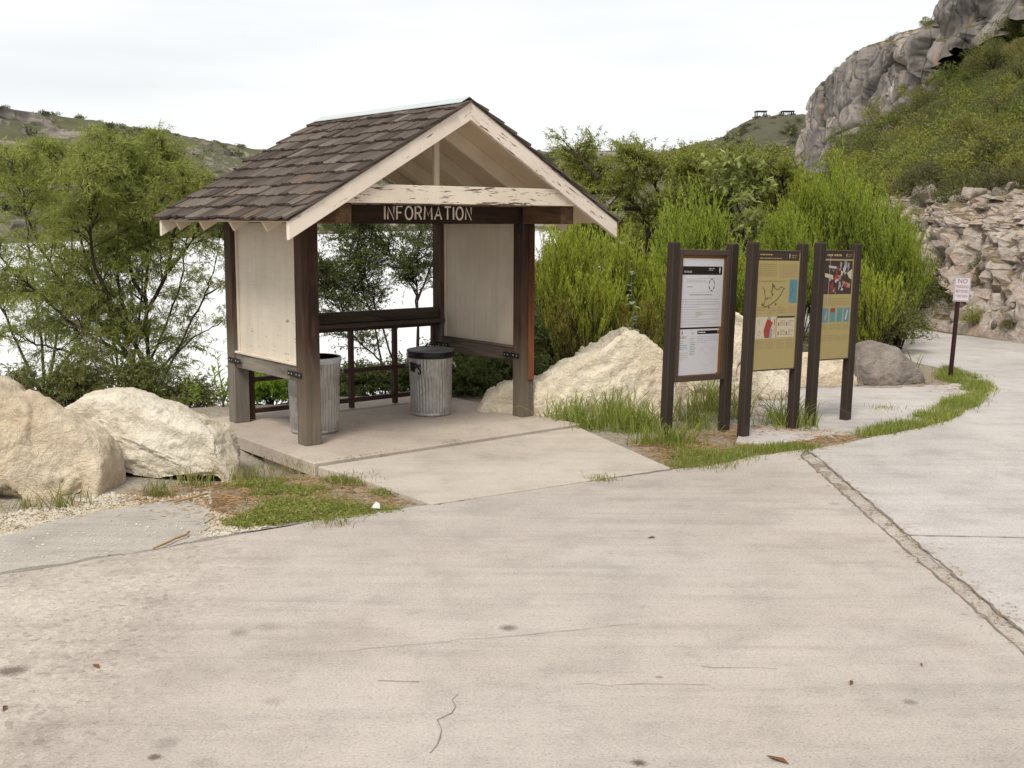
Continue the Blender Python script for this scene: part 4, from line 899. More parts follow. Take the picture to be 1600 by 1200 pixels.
def art_notice(A):
    A.rect(0, 0, 1, 1, 'cork', 1); A.rect(.0, .405, .965, .975, 'white', 2); A.rect(.0, .84, .935, .91, 'black', 3)
    A.text('Amistad', .14, .858, .030, 'white', 5); A.lines(.62, .875, .80, .90, 2, 'ltgrey', 5, 3); A.arrowhead(.875, .876, .055, 'white', 5)
    A.stroke([(.10, .80), (.80, .815), (.80, .70), (.10, .69), (.10, .80)], .0022, 'ltgrey', 4); A.lines(.12, .775, .60, .80, 1, 'ltgrey', 4, 8, .6); A.lines(.14, .735, .26, .75, 1, 'midgrey', 4, 9, .5)
    for k in range(6):
        a0 = k * math.pi / 3 + .15; A.stroke([(.70 + .062 * math.cos(a), .757 + .048 * math.sin(a)) for a in np.linspace(a0, a0 + .75, 5)], .010, 'green', 5)
    A.lines(.2, .668, .72, .682, 1, 'midgrey', 4, 2, .6); A.lines(.03, .42, .93, .65, 11, 'ltgrey', 4, 5, .38)
    A.rect(.36, .50, .5, .535, 'cream', 3)
    A.rect(0, .005, .90, .398, 'white', 2); A.rect(.40, .015, .93, .385, 'white', 3); A.rect(0, .390, .90, .402, 'black', 4); A.rect(.42, .345, .93, .375, 'black', 4); A.lines(.44, .352, .60, .368, 1, 'white', 6, 43, .6); A.arrowhead(.90, .361, .025, 'white', 6)
    A.rect(.06, .345, .09, .375, 'midgrey', 4); A.rect(.29, .35, .33, .36, 'midgrey', 4); A.lines(.02, .31, .18, .335, 2, 'rose', 4, 1); A.lines(.26, .29, .36, .32, 2, 'ltgrey', 4, 1)
    A.lines(.02, .22, .20, .30, 5, 'teal', 4, 11, .25); A.lines(.26, .17, .38, .285, 8, 'teal', 4, 12, .28); A.lines(.0, .13, .22, .20, 4, 'ltgrey', 4, 13); A.lines(.43, .27, .92, .335, 4, 'ltgrey', 5, 14, .3)
    A.stroke([(.45 + .42 * t, .2 + .03 * math.sin(t * 9)) for t in np.linspace(0, 1, 20)], .002, 'ltgrey', 5); A.stroke([(.66 + .2 * math.cos(a), .16 + .08 * math.sin(a)) for a in np.linspace(0, 6.28, 25)], .002, 'ltgrey', 5)
def art_map(A):
    A.rect(0, 0, 1, 1, 'tan', 1); A.rect(0, .925, .985, 1, 'brown', 2); A.lines(.03, .965, .33, .985, 1, 'tan', 3, 1, .5); A.lines(.03, .935, .55, .955, 1, 'tan', 3, 2, .4); A.arrowhead(.745, .962, .045, 'cream', 3); A.lines(.80, .945, .96, .98, 2, 'tandark', 3, 3)
    A.lines(.03, .79, .46, .90, 7, 'tandark', 3, 4); A.lines(.52, .78, .96, .90, 7, 'rose', 3, 5, .3)
    A.lines(.03, .74, .72, .765, 1, 'tandark', 3, 6)
    r = np.random.default_rng(7)
    sp_ = [(.15, .55), (.20, .535), (.26, .54), (.34, .555), (.42, .575), (.50, .60), (.56, .63), (.60, .665), (.66, .69)]
    def wob(p, n, a):
        p = np.array(p); k = np.linspace(0, len(p) - 1, n); return np.stack([np.interp(k, range(len(p)), p[:, 0]), np.interp(k, range(len(p)), p[:, 1])], -1) + r.normal(0, a, (n, 2)) * np.array([1, .45])
    A.stroke(wob(sp_, 40, .006), .008, 'ink', 4); A.stroke(wob([(.66, .69), (.58, .70), (.48, .675), (.40, .70), (.36, .73)], 24, .008), .006, 'ink', 4)
    A.stroke(wob([(.17, .55), (.20, .60), (.19, .65), (.15, .70)], 20, .007), .007, 'ink', 4); A.stroke(wob([(.38, .73), (.36, .68), (.33, .65)], 14, .008), .010, 'ink', 4); A.stroke(wob([(.22, .60), (.30, .615), (.37, .61)], 14, .008), .004, 'ink', 4)
    for x, z in ((.14, .555), (.24, .605), (.37, .64), (.4, .71), (.46, .555), (.3, .53)): A.poly([(x + .022 * math.cos(a), z + .010 * math.sin(a)) for a in np.linspace(0, 5.6, 7)], 'ink', 5)
    A.rect(.78, .565, .975, .765, 'blue', 3); A.stroke(wob([(.82, .60), (.85, .68), (.83, .74)], 12, .01), .006, 'ink', 4)
    A.lines(.03, .50, .24, .56 - .02, 3, 'tandark', 3, 9); A.lines(.27, .47, .48, .53, 4, 'rose', 3, 10, .3); A.lines(.52, .48, .74, .54, 4, 'tandark', 3, 11); A.lines(.78, .48, .97, .54, 4, 'rose', 3, 12, .3)
    A.rect(.0, .265, .49, .45, 'cream', 3); A.poly([(.23, .27), (.20, .33), (.25, .40), (.30, .45), (.34, .455), (.37, .41), (.42, .40), (.38, .36), (.40, .30), (.36, .27)], 'red', 4); A.poly([(.34, .27), (.36, .36), (.42, .34), (.41, .27)], 'midgrey', 5); A.rect(.29, .425, .35, .46, 'midgrey', 5)
    A.stroke([(.46, .43), (.455, .37)], .012, 'red', 4); A.stroke([(.46, .36), (.458, .30)], .006, 'red', 4); A.stroke(wob([(.08, .43), (.1, .38)], 6, .003), .004, 'green', 4); A.stroke([(.10 + .03 * math.cos(a), .31 + .018 * math.sin(a)) for a in np.linspace(0, 5, 10)], .004, 'green', 4)
    A.rect(.52, .27, .955, .435, 'cream', 3); A.rect(.52, .44, .955, .453, 'brown', 4)
    for x, z in ((.60, .37), (.80, .37), (.60, .29), (.80, .29)): A.lines(x, z, x + .13, z + .05, 4, 'rose', 4, int(x * 100)); A.rect(x - .05, z, x - .025, z + .03, 'ink', 4)
    for x, c in ((.03, 'tandark'), (.27, 'rose'), (.53, 'tandark'), (.77, 'rose')): A.lines(x, .175, x + .2, .255, 5, c, 3, int(x * 90), .3)
def art_photo(A):
    A.rect(0, 0, 1, 1, 'tan', 1); A.rect(0, .93, .985, 1, 'brown', 2); A.lines(.06, .95, .26, .98, 1, 'tan', 4, 41, .6); A.lines(.30, .95, .56, .98, 1, 'tan', 4, 42, .6); A.arrowhead(.74, .963, .045, 'cream', 3); A.lines(.80, .95, .96, .98, 2, 'tandark', 3, 3)
    A.rect(0, .605, .965, .915, 'brown', 3); r = np.random.default_rng(5)
    def blob(x, z, a, b, rot, c, l, n=5):
        k = np.sort(r.uniform(0, 6.28, n)); q = [(a * math.cos(t), b * math.sin(t)) for t in k]; cr_, sr_ = math.cos(rot), math.sin(rot); A.poly([(x + cr_ * p - sr_ * s_ * .5, z + (sr_ * p + cr_ * s_) * .6) for p, s_ in q], c, l)
    A.poly([(.0, .80), (.29, .78), (.31, .74), (.02, .765)], 'cream', 5); A.poly([(.12, .87), (.4, .86), (.4, .84), (.14, .85)], 'ltgrey', 5); A.poly([(.62, .73), (.92, .70), (.9, .66), (.66, .69)], 'skin', 5); A.poly([(.78, .80), (.95, .84), (.95, .74), (.85, .76)], 'cream', 5)
    for x, z, a, c in ((.42, .79, .09, 'red'), (.36, .75, .07, 'red'), (.5, .77, .08, 'rose'), (.47, .83, .07, 'red'), (.28, .66, .08, 'red'), (.33, .645, .06, 'skin'), (.23, .69, .05, 'red'), (.45, .71, .07, 'ltgrey'), (.55, .69, .06, 'midgrey'), (.63, .66, .035, 'white'), (.66, .84, .09, 'ltgrey'), (.74, .87, .08, 'midgrey'), (.7, .79, .06, 'ltgrey'), (.82, .86, .06, 'midgrey'), (.2, .74, .05, 'midgrey'), (.55, .86, .06, 'midgrey'), (.3, .83, .04, 'midgrey'), (.56, .8, .05, 'cream'), (.75, .69, .06, 'red')):
        for k in range(3): blob(x + r.normal(0, .02), z + r.normal(0, .012), a, a * .75, r.uniform(0, 3), c, 6 + k)
    A.lines(.04, .50, .95, .575, 5, 'tandark', 3, 6, .25)
    for i, (c, k) in enumerate((('blue', 'midgrey'), ('teal', 'red'), ('teal', 'ltgrey'), ('blue', 'ltgrey'))):
        x = .02 + i * .245; A.rect(x, .345, x + .19, .475, c, 3)
        if i == 1: A.rect(x + .02, .435, x + .17, .475, 'red', 4)
        else: A.poly([(x + .04, .37), (x + .10, .45), (x + .15, .40 + .02 * i), (x + .09, .36)], k if i != 2 else 'blue', 4)
        A.lines(x, .27, x + .19, .33, 5, 'tandark', 3, i + 20, .3); A.lines(x, .17, x + .19, .23, 4, 'rose' if i % 2 else 'tandark', 3, i + 30, .3)
    A.stroke([(.17, .96), (.165, .80), (.155, .60), (.145, .42)], .005, 'ltgrey', 9)
def place(xl, yb, xr, ytop, zt, zb, label, art, cased, yaw, tilt=1.5):
    b = G(xl, yb); dirv = np.array([math.cos(yaw), math.sin(yaw)])
    # width so that the right post lands on column xr
    d = ray(xr, yb); t = (b[0] * d[1] - b[1] * d[0]) / (dirv[1] * d[0] - dirv[0] * d[1]); wd = float(t)
    top = atY(xl, ytop, b[1])[2]; zhi = atY(xl, zt, b[1])[2]; zlo = atY(xl, zb, b[1])[2]
    return board(b, yaw, wd, 0, zlo, zhi, top, label, tilt, art, cased)
place(1040, 682, 1130, 379, 389, 598, 'bronze framed board with white notices pinned behind glass, nearest the shelter', art_notice, True, .62)
place(1161, 680, 1237, 379, 390, 581, 'middle bronze post board with a tan panel, a lake map and a red figure', art_map, False, .62)
place(1265, 664, 1320, 380, 390, 564, 'rightmost bronze post board with a tan panel headed by a dark photograph', art_photo, False, .66)

# NO PARKING sign
b = G(1484, 590); tp = atY(1497, 468, b[1]); t = empty('parking_sign', (b[0], b[1], 0), 0, 'small white NO PARKING sign on a leaning dark maroon post', 'sign')
R_ = np.array([tp[0] - b[0], 0, tp[2]])
m = MB(); m.beam((0, 0, -.15), R_, .045, .045, (0, 1, 0)); m.build('post', M['signpole'], t, .004)
pc = atY(1501, 451, b[1]) - np.array([b[0], b[1], 0]); PWd, PH = .205, .315; ang = math.atan2(R_[0], R_[2]) * .95
pl = empty('sign_plate', (0, 0, 0)); bpy.data.objects.remove(pl)
A = Art(PWd, PH, -.004); A.m.box((0, -.0035, 0), (PWd, 0, PH), ART.index('white'))
for (x0, z0_, x1, z1_) in ((.03, .02, .97, .04), (.03, .96, .97, .98), (.03, .04, .05, .96), (.95, .04, .97, .96)): A.rect(x0, z0_, x1, z1_, 'red', 1)
for tx, z_, s_, q in (('NO', .74, .078, 1.0), ('PARKING', .54, .050, .78), ('BEYOND', .36, .050, .80), ('THIS SIGN', .17, .046, .72)): A.text(tx, .5, z_, s_, 'red', 2, q)
pl = A.build('sign_plate', t); pl.location = (pc[0] - PWd / 2 * math.cos(.06), pc[1] - .03, pc[2] - PH / 2); pl.rotation_euler = (0, ang * .8, 0)

# kerb stones, pavilion and house far away
kb = [(1408, 1441), (1448, 1478), (1480, 1504), (1584, 1625), (1640, 1690)]; lab = ['furthest left white kerb stone on the far road edge', 'white kerb stone just left of the parking sign post', 'white kerb stone right behind the parking sign post', 'white kerb stone at the right edge of the photo', 'white kerb stone at the right edge of the photo']
for i, (xa, xb) in enumerate(kb[:4]):
    def rowat(x): return np.interp(x, [1408, 1441, 1505, 1600, 1700], [500.5, 503.5, 511, 523.5, 537])
    a, c_ = G(xa, rowat(xa)), G(xb, rowat(xb)); m = MB(); m.beam((0, 0, .045), (*(c_ - a)[:2], .045), .16, .13); o = m.build('kerb_stone', M['kerb'], None, .015); o.location = (a[0], a[1], 0); tag(o, lab[i], 'kerb stone', 'white kerb stones along the far road edge')
hz = px((0, 300, 0))
for (xa, xb, lab_) in ((1183, 1197, 'tiny picnic pavilion left on the distant hilltop'), (1224, 1240, 'tiny picnic pavilion beside the cliff on the distant hilltop')):
    a, c_ = atY(xa, 179, 301), atY(xb, 179, 301); t = empty('pavilion', (a[0], a[1], a[2] - 1.2), 0, lab_, 'pavilion', 'picnic pavilions on the far hilltop'); wv_ = c_[0] - a[0]
    m = MB(); m.box((-.3, -.3, 2.0), (wv_ + .3, 2.8, 2.2)); m.build('roof', M['bronze2'], t)
    for x in (0, wv_):
        for y in (0, 2.5):
            q = MB(); q.box((x - .12, y - .12, 0), (x + .12, y + .12, 2.0)); q.build('post', M['bronze'], t)
a = atY(400, 233.5, 492); t = empty('house', (a[0], a[1], a[2] - 2.2), 0, 'tiny white building on the far rim left of the roof', 'house')
m = MB(); m.box((0, 0, 0), (3.0, 4, 2.0)); m.build('wall', M['litter'], t)
m = MB(); m.prism([(-.2, -.2), (3.2, -.2), (3.2, 4.2), (-.2, 4.2)], 2.0, 2.4); m.build('roof', M['kerb'], t)

# ------------------------------------------------------------------ plants
def rvec(rng, n): return unit(rng.normal(0, 1, (n, 3)))
def leaves(rng, pos, d, ln, wd, flat=.0):
    """diamond leaves: one quad each"""
    n = len(pos); d = unit(d); r = rvec(rng, n); r[:, 2] += flat; s = unit(np.cross(d, r)); up = np.cross(s, d)
    ln = np.broadcast_to(ln, (n,))[:, None]; wd = np.broadcast_to(wd, (n,))[:, None]
    V = np.stack([pos, pos + d * ln * .45 + s * wd * .5, pos + d * ln - up * ln * .12, pos + d * ln * .45 - s * wd * .5], 1)
    return V.reshape(-1, 3), np.arange(n * 4).reshape(n, 4)
def twigs(rng, base, d, ln, r0, droop, n=3, segs=4, wob=.06):
    """thin three-sided shoots; returns mesh arrays and the centre lines"""
    k = len(base); d = unit(d); ln = np.broadcast_to(ln, (k,)); T = np.linspace(0, 1, segs)
    side = rvec(rng, k); line = base[:, None] + d[:, None] * (ln[:, None] * T)[..., None] + side[:, None] * (ln[:, None] * wob * np.sin(T * math.pi))[..., None]
    line[..., 2] += -np.broadcast_to(droop, (k,))[:, None] * ln[:, None] * T ** 2
    a = unit(np.cross(d, rvec(rng, k))); b = np.cross(d, a); an = np.arange(n) / n * 2 * math.pi
    rr = (np.broadcast_to(r0, (k,))[:, None] * (1 - .75 * T))
    V = line[:, :, None] + rr[:, :, None, None] * (a[:, None, None] * np.cos(an)[None, None, :, None] + b[:, None, None] * np.sin(an)[None, None, :, None])
    I = np.arange(k * segs * n).reshape(k, segs, n); J = np.roll(I, -1, 2)
    return V.reshape(-1, 3), np.stack([I[:, :-1], J[:, :-1], J[:, 1:], I[:, 1:]], -1).reshape(-1, 4), line
def online(line, i, t):
    s = line.shape[1]; f = t * (s - 1); a = np.minimum(f.astype(int), s - 2); w_ = (f - a)[:, None]
    return line[i, a] * (1 - w_) + line[i, a + 1] * w_, unit(line[i, a + 1] - line[i, a])
def join(parts):
    V = []; Fq = []; o = 0
    for v, f in parts: V.append(v); Fq.append(f + o); o += len(v)
    return np.concatenate(V), np.concatenate(Fq)
def catmull(pts, n):
    pts = np.array(pts, float); p = np.vstack([2 * pts[0] - pts[1], pts, 2 * pts[-1] - pts[-2]]); out = []
    for i in range(1, len(p) - 2):
        for t in np.linspace(0, 1, n, endpoint=False):
            a, b, c, d = p[i - 1:i + 3]; out.append(.5 * ((2 * b) + (c - a) * t + (2 * a - 5 * b + 4 * c - d) * t * t + (3 * b - a - 3 * c + d) * t ** 3))
    out.append(pts[-1]); return np.array(out)

def tree(name, label, group, limbs, seed, leafmat_, base=None, nsub=26, lsub=.9, ntw=9, ltw=.34, nleaf=26, ll=.055, lw=.010, droop=.25, updraft=.35, r0=.045, t0=.35, spread=.9, dep=.35, bark='bark', leafdir=(.55, .75, -.25), cat='tree', crownsd=None):
    """limbs: list of 3-d polylines; side branches, twigs and leaves grow from them"""
    rng = np.random.default_rng(seed); tr = []; fo = []; tws = []
    l0 = limbs[0][0] if isinstance(limbs[0], tuple) else limbs[0]; base = np.array(l0[0] if base is None else base, float)
    SB, SDv, SL_ = [], [], []
    for li, lim in enumerate(limbs):
        w_ = 1.0; pts = np.array(lim[0] if isinstance(lim, tuple) else lim, float); dens = lim[1] if isinstance(lim, tuple) else 1.0
        P = catmull(pts, 6); P = P + .02 * rng.normal(0, 1, P.shape) * np.linspace(0, 1, len(P))[:, None]
        L = np.linalg.norm(np.diff(P, axis=0), axis=1).sum(); rr = r0 * (1 - .82 * np.linspace(0, 1, len(P))) * (.65 + .35 * min(1, L / 3))
        tr.append(tube_arrays(P, rr * .78, 6))
        ns = int(nsub * L * dens * .5); t = rng.uniform(t0, 1, ns) ** .85; f = t * (len(P) - 1); a = np.minimum(f.astype(int), len(P) - 2)
        pos = P[a] + (P[a + 1] - P[a]) * (f - a)[:, None]; tan = unit(P[a + 1] - P[a]); rv = rvec(rng, ns); rv[:, 2] = rv[:, 2] * .6 + updraft
        SB.append(pos); SDv.append(unit(tan * .55 + rv * spread)); SL_.append(lsub * rng.uniform(.45, 1.1, ns) * (1.15 - .55 * t))
    SB, SDv, SL_ = np.concatenate(SB), np.concatenate(SDv), np.concatenate(SL_)
    V, Fq, line = twigs(rng, SB, SDv, SL_, r0 * .22, droop * .4, 4, 6, .10); tr.append((V, Fq))
    k = len(SB); i = np.repeat(np.arange(k), ntw); t = rng.uniform(.2, 1, len(i)); pos, tan = online(line, i, t)
    rv = rvec(rng, len(i)); rv[:, 2] = rv[:, 2] * .5 + .1; dd = unit(tan * .8 + rv * .9)
    V, Fq, tl = twigs(rng, pos, dd, ltw * rng.uniform(.5, 1.15, len(i)), r0 * .07, droop, 3, 4, .08); tws.append((V, Fq))
    n2 = len(i); j = np.repeat(np.arange(n2), nleaf); t = rng.uniform(.12, 1, len(j)); pos, tan = online(tl, j, t)
    rv = rvec(rng, len(j)); d = unit(tan * leafdir[0] + rv * leafdir[1] + np.array([0, 0, leafdir[2]]))
    fo.append(leaves(rng, pos, d, ll * rng.uniform(.6, 1.25, len(j)), lw * rng.uniform(.7, 1.2, len(j)), .4))
    root = empty(name, base, 0, label, cat, group)
    v, f = join(tr + tws); o = link('trunk', npmesh('trunk', v - base, f, True), root, M[bark])
    v, f = join(fo); o = link('crown', npmesh('crown', v - base, f), root, M[leafmat_]); return root
def LP(pts, Y, dY=None, rng=None):
    """limb through photograph points at depth Y (dY: depth drift towards the tip)"""
    n = len(pts); return [atY(x, y, Y + (dY or 0) * i / (n - 1)) for i, (x, y) in enumerate(pts)]

GT = 'feathery trees on the lake bank'
Y = 13.2
tree('mesquite_tree', 'bushy feathery tree in the second row behind the far left tree', GT, [
    LP([(70, 660), (66, 540), (50, 430), (40, 330), (30, 240)], 14.6, .4), LP([(70, 640), (90, 520), (110, 430), (112, 330), (108, 232)], 14.6, .3), LP([(66, 620), (20, 520), (-20, 420), (-50, 300)], 14.6, .2), LP([(75, 600), (130, 520), (160, 450), (170, 370)], 14.6, .2)],
    31, 'lf_mesquite', nsub=14, lsub=.70, ntw=9, ltw=.36, nleaf=22, ll=.08, lw=.011, t0=.12, droop=.45, r0=.030)
tree('mesquite_tree', 'bushy feathery tree in the second row behind the upright dark trunk', GT, [
    LP([(190, 670), (180, 540), (160, 430), (150, 330), (150, 245)], 14.8, .3), LP([(195, 650), (215, 520), (222, 420), (214, 320), (205, 245)], 14.8, .3), LP([(195, 650), (245, 540), (280, 450), (290, 370), (285, 290)], 14.8, .3), LP([(200, 640), (250, 580), (290, 530), (310, 490)], 14.8, .2)],
    32, 'lf_mesquite', nsub=12, lsub=.66, ntw=9, ltw=.36, nleaf=22, ll=.08, lw=.011, t0=.14, droop=.45, r0=.028)
tree('mesquite_tree', 'feathery green tree at far left with bare lower stems fanning out behind the boulders', GT, [
    LP([(262, 640), (215, 545), (170, 480), (138, 420), (118, 340), (95, 260), (74, 222)], Y, .6), LP([(258, 630), (200, 560), (120, 510), (50, 450), (-10, 390), (-60, 320)], Y, -.5),
    LP([(250, 620), (204, 520), (186, 440), (186, 360), (176, 280), (172, 222)], Y, .3), LP([(240, 610), (180, 530), (110, 460), (60, 380), (30, 300), (12, 240)], Y, .9),
    LP([(200, 520), (150, 420), (140, 330), (136, 240)], Y, -.6), (LP([(230, 600), (150, 560), (70, 540), (0, 520)], Y, -.4), .6)], 5, 'lf_mesquite', nsub=25, lsub=.62, ntw=10, ltw=.36, nleaf=24, ll=.085, lw=.009, t0=.12, droop=.5, r0=.040)
tree('mesquite_tree', 'feathery green tree with a dark upright trunk, between the far left tree and the shelter', GT, [
    LP([(236, 660), (232, 560), (228, 480), (232, 400), (240, 330), (246, 260), (256, 225)], Y + .3, .3), LP([(228, 490), (258, 430), (272, 360), (286, 300), (290, 275)], Y + .3, -.4),
    LP([(229, 470), (206, 430), (200, 370), (216, 290), (222, 232)], Y + .3, .7), LP([(232, 400), (222, 340), (190, 280), (160, 245)], Y + .3, -.3), LP([(240, 330), (270, 290), (290, 290), (302, 288)], Y + .3, .2),
    LP([(262, 425), (296, 380), (315, 340), (326, 318)], Y + .3, .1)], 8, 'lf_mesquite', nsub=24, lsub=.58, ntw=10, ltw=.36, nleaf=24, ll=.085, lw=.009, t0=.12, droop=.5, r0=.038)
tree('leaning_tree', 'sparse slender stem leaning right over the water towards the shelter post', GT, [
    LP([(252, 600), (288, 525), (318, 465), (334, 420), (344, 370), (352, 322)], Y + .2, .2), (LP([(320, 462), (340, 450), (362, 430), (385, 415)], Y + .2, .3), .8), (LP([(270, 560), (300, 530), (340, 508), (372, 484)], Y + .2, .3), .7)],
    11, 'lf_mesquite', nsub=13, lsub=.40, ntw=7, ltw=.26, nleaf=20, t0=.3, droop=.4, r0=.022)
tree('bare_shrub', 'tangle of bare greyish branches low in front of the far left tree', None, [
    (LP([(175, 640), (145, 560), (120, 500), (100, 440)], 12.4, -.2), .5), (LP([(180, 640), (160, 560), (150, 500), (152, 450)], 12.4, .2), .5), (LP([(160, 640), (110, 570), (60, 520), (20, 500)], 12.4, 0), .5), (LP([(190, 640), (200, 560), (225, 500), (240, 470)], 12.4, .2), .5)],
    14, 'lf_olive', nsub=14, lsub=.5, ntw=5, ltw=.22, nleaf=3, ll=.03, lw=.012, t0=.2, r0=.016, bark='bark_pale', cat='shrub')
YB = 14.6
tree('bank_tree', 'small leaved tree with several dark stems seen through the open back of the shelter', GT, [
    LP([(618, 690), (600, 600), (588, 520), (572, 470), (556, 410), (528, 350), (500, 280)], YB, .5), LP([(650, 690), (625, 600), (600, 520), (578, 450), (562, 400), (560, 330), (556, 270)], YB, 0),
    LP([(655, 690), (652, 600), (652, 480), (648, 440), (620, 405), (588, 370), (560, 330)], YB, .3), LP([(656, 690), (655, 560), (652, 470), (652, 400), (660, 340), (664, 280)], YB, .5),
    LP([(700, 690), (640, 605), (590, 560), (550, 522), (520, 470), (492, 420)], YB - .4, .2), LP([(652, 470), (672, 420), (690, 370), (704, 300)], YB, -.4), LP([(720, 690), (712, 580), (716, 480), (726, 400), (735, 330)], YB, .4), LP([(560, 690), (548, 560), (536, 480), (510, 440), (490, 430)], YB, .2)],
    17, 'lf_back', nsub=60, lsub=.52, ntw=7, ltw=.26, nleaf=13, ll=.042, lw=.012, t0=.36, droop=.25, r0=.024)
def bushy(name, label, group, cx, foot, Y, wpx, top, seed, lm, n=9, dens=1.0, ll=.05, lw=.02, lsub=.34, cat='shrub', bark='bark', tilt=0, nleaf=14, ntw=7, t0=.25, **kw):
    """many-stemmed bush: cx, width and top row as seen, standing on the ground at depth Y"""
    rng = np.random.default_rng(seed); b = atY(cx, 600, Y); zb = float(zg(b[0], Y)); zt = atY(cx, top, Y)[2]; h = zt - zb; hw = wpx * Y / F
    L = []
    for i in range(n):
        a = rng.uniform(0, 2 * math.pi); rad = hw * rng.uniform(.15, 1.0) ** .7; tx, ty = math.cos(a) * rad + tilt * h, math.sin(a) * rad * .8; hh_ = h * (1 - .35 * (rad / hw) ** 2) * rng.uniform(.78, 1.0) - lsub * .3
        L.append([np.array([b[0] + tx * .05, Y + ty * .05, zb - .05]), np.array([b[0] + tx * .35, Y + ty * .35, zb + hh_ * .38]), np.array([b[0] + tx * .75, Y + ty * .75, zb + hh_ * .72]), np.array([b[0] + tx, Y + ty, zb + hh_])])
    return tree(name, label, group, [(l, dens) for l in L], seed, lm, base=(b[0], Y, zb), lsub=lsub, ll=ll, lw=lw, nleaf=nleaf, ntw=ntw, t0=t0, cat=cat, bark=bark, **kw)
GL = 'low olive bushes along the bank'
for i, (cx, Y_, wp, top, sd_, lb) in enumerate(((35, 12.3, 60, 560, 41, 'low olive bush behind the biggest tan boulder'), (125, 12.4, 60, 555, 42, 'low olive bush behind the gap between the two left boulders'), (215, 12.5, 55, 545, 43, 'low dark bush at the foot of the upright left trunk'), (290, 12.6, 34, 600, 44, 'thin olive bush right of the upright left trunk'))):
    bushy('low_bush', lb, GL, cx, 0, Y_, wp, top, sd_, 'lf_olive', n=10, lsub=.34, ll=.055, lw=.014, nsub=20, nleaf=14, r0=.014, updraft=.5)
for cx, Y_, wp, top, sd_, lb in ((425, 12.9, 42, 580, 45, 'green bush seen under the left side panel of the shelter'), (560, 13.8, 48, 575, 46, 'dark bush behind the left part of the tube grille'), (635, 14.0, 42, 560, 47, 'dark bush behind the lidded bin'), (722, 12.75, 45, 572, 51, 'dense dark bush at the back edge of the slab right of the lidded bin'), (782, 13.1, 50, 545, 52, 'dense dark bush behind the foot of the right shelter post'), (745, 13.6, 58, 515, 48, 'dark bush under the right side panel of the shelter'), (800, 14.4, 40, 470, 49, 'dark bush just right of the right side panel'), (505, 13.6, 40, 600, 50, 'dark bush behind the open bin')):
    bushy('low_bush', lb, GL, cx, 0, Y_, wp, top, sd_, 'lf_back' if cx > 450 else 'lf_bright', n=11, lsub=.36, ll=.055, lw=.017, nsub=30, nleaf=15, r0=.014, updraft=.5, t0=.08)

# broom-like bright bushes on the right
def broom_mesh(seed, h, hw, nst=70, nsh=22, nlf=27, ll=.052, lw=.0095, fan=.5):
    rng = np.random.default_rng(seed); a = rng.uniform(0, 2 * math.pi, nst); rad = rng.uniform(.0, 1, nst) ** .6
    tip = np.stack([np.cos(a) * rad * hw, np.sin(a) * rad * hw * .85, h * (1 - .42 * rad ** 2.2) * rng.uniform(.72, 1.0, nst)], -1)
    base = tip * np.array([.16, .16, 0]) + np.array([0, 0, -.05]); mid = base + (tip - base) * np.array([.42, .42, .55])
    T = np.linspace(0, 1, 7)[None, :, None]; line = base[:, None] * (1 - T) ** 2 + 2 * mid[:, None] * T * (1 - T) + tip[:, None] * T ** 2; line = line + rng.normal(0, .012, line.shape) * T
    tr = [tube_arrays(l, .011 * (1 - .8 * np.linspace(0, 1, 7)), 4) for l in line]
    i = np.repeat(np.arange(nst), nsh); t = rng.uniform(.06, 1, len(i)) ** .75; pos, tan = online(line, i, t); rv = rvec(rng, len(i)); rv[:, 2] = 0
    dd = unit(tan * .35 + rv * fan + np.array([0, 0, .95])); V, Fq, tl = twigs(rng, pos, dd, h * .17 * rng.uniform(.5, 1.25, len(i)), .0026, -.05, 3, 4, .05)
    j = np.repeat(np.arange(len(i)), nlf); t = rng.uniform(.05, 1, len(j)); p, tn = online(tl, j, t); d = unit(tn * 1.0 + rvec(rng, len(j)) * .55 + np.array([0, 0, .35]))
    bi = rng.integers(0, nst, 26); bp, bt = online(line, bi, rng.uniform(.35, .8, 26)); bv = rvec(rng, 26); bv[:, 2] = abs(bv[:, 2]) + .5; b1, b2, _ = twigs(rng, bp + 0.0, bv, h * .30, .006, .05, 3, 5, .15)
    v1, f1 = join(tr + [(V, Fq), (b1, b2)]); v2, f2 = leaves(rng, p, d, ll * rng.uniform(.6, 1.2, len(j)), lw * rng.uniform(.7, 1.25, len(j)))
    return npmesh('stems', v1, f1, True), npmesh('foliage', v2, f2)
BR = [broom_mesh(101, 2.0, .62), broom_mesh(102, 2.0, .70, 66), broom_mesh(103, 2.0, .55, 54, fan=.4), broom_mesh(104, 1.3, .55, 46, 11, 24)]
GBm = 'bright yellow green broom bushes behind the boards'
def broom(k, cx, Y, top, wpx, lm, label, rot=0):
    b = atY(cx, 600, Y); zb = float(zg(b[0], Y)); h = atY(cx, top, Y)[2] - zb; H0, W0 = ((2.0, .62), (2.0, .70), (2.0, .55), (1.3, .55))[k]
    r = empty('broom_bush', (b[0], Y, zb), rot, label, 'bush', GBm); r.scale = (1.12 * wpx * Y / F / W0,) * 2 + (h / H0,)
    for me, nm, mt in ((BR[k][0], 'stems', 'bark'), (BR[k][1], 'foliage', lm)):
        o = link(nm, me, r, None)
        if not me.materials: me.materials.append(M[mt])
        o.material_slots[0].link = 'OBJECT'; o.material_slots[0].material = M[mt]
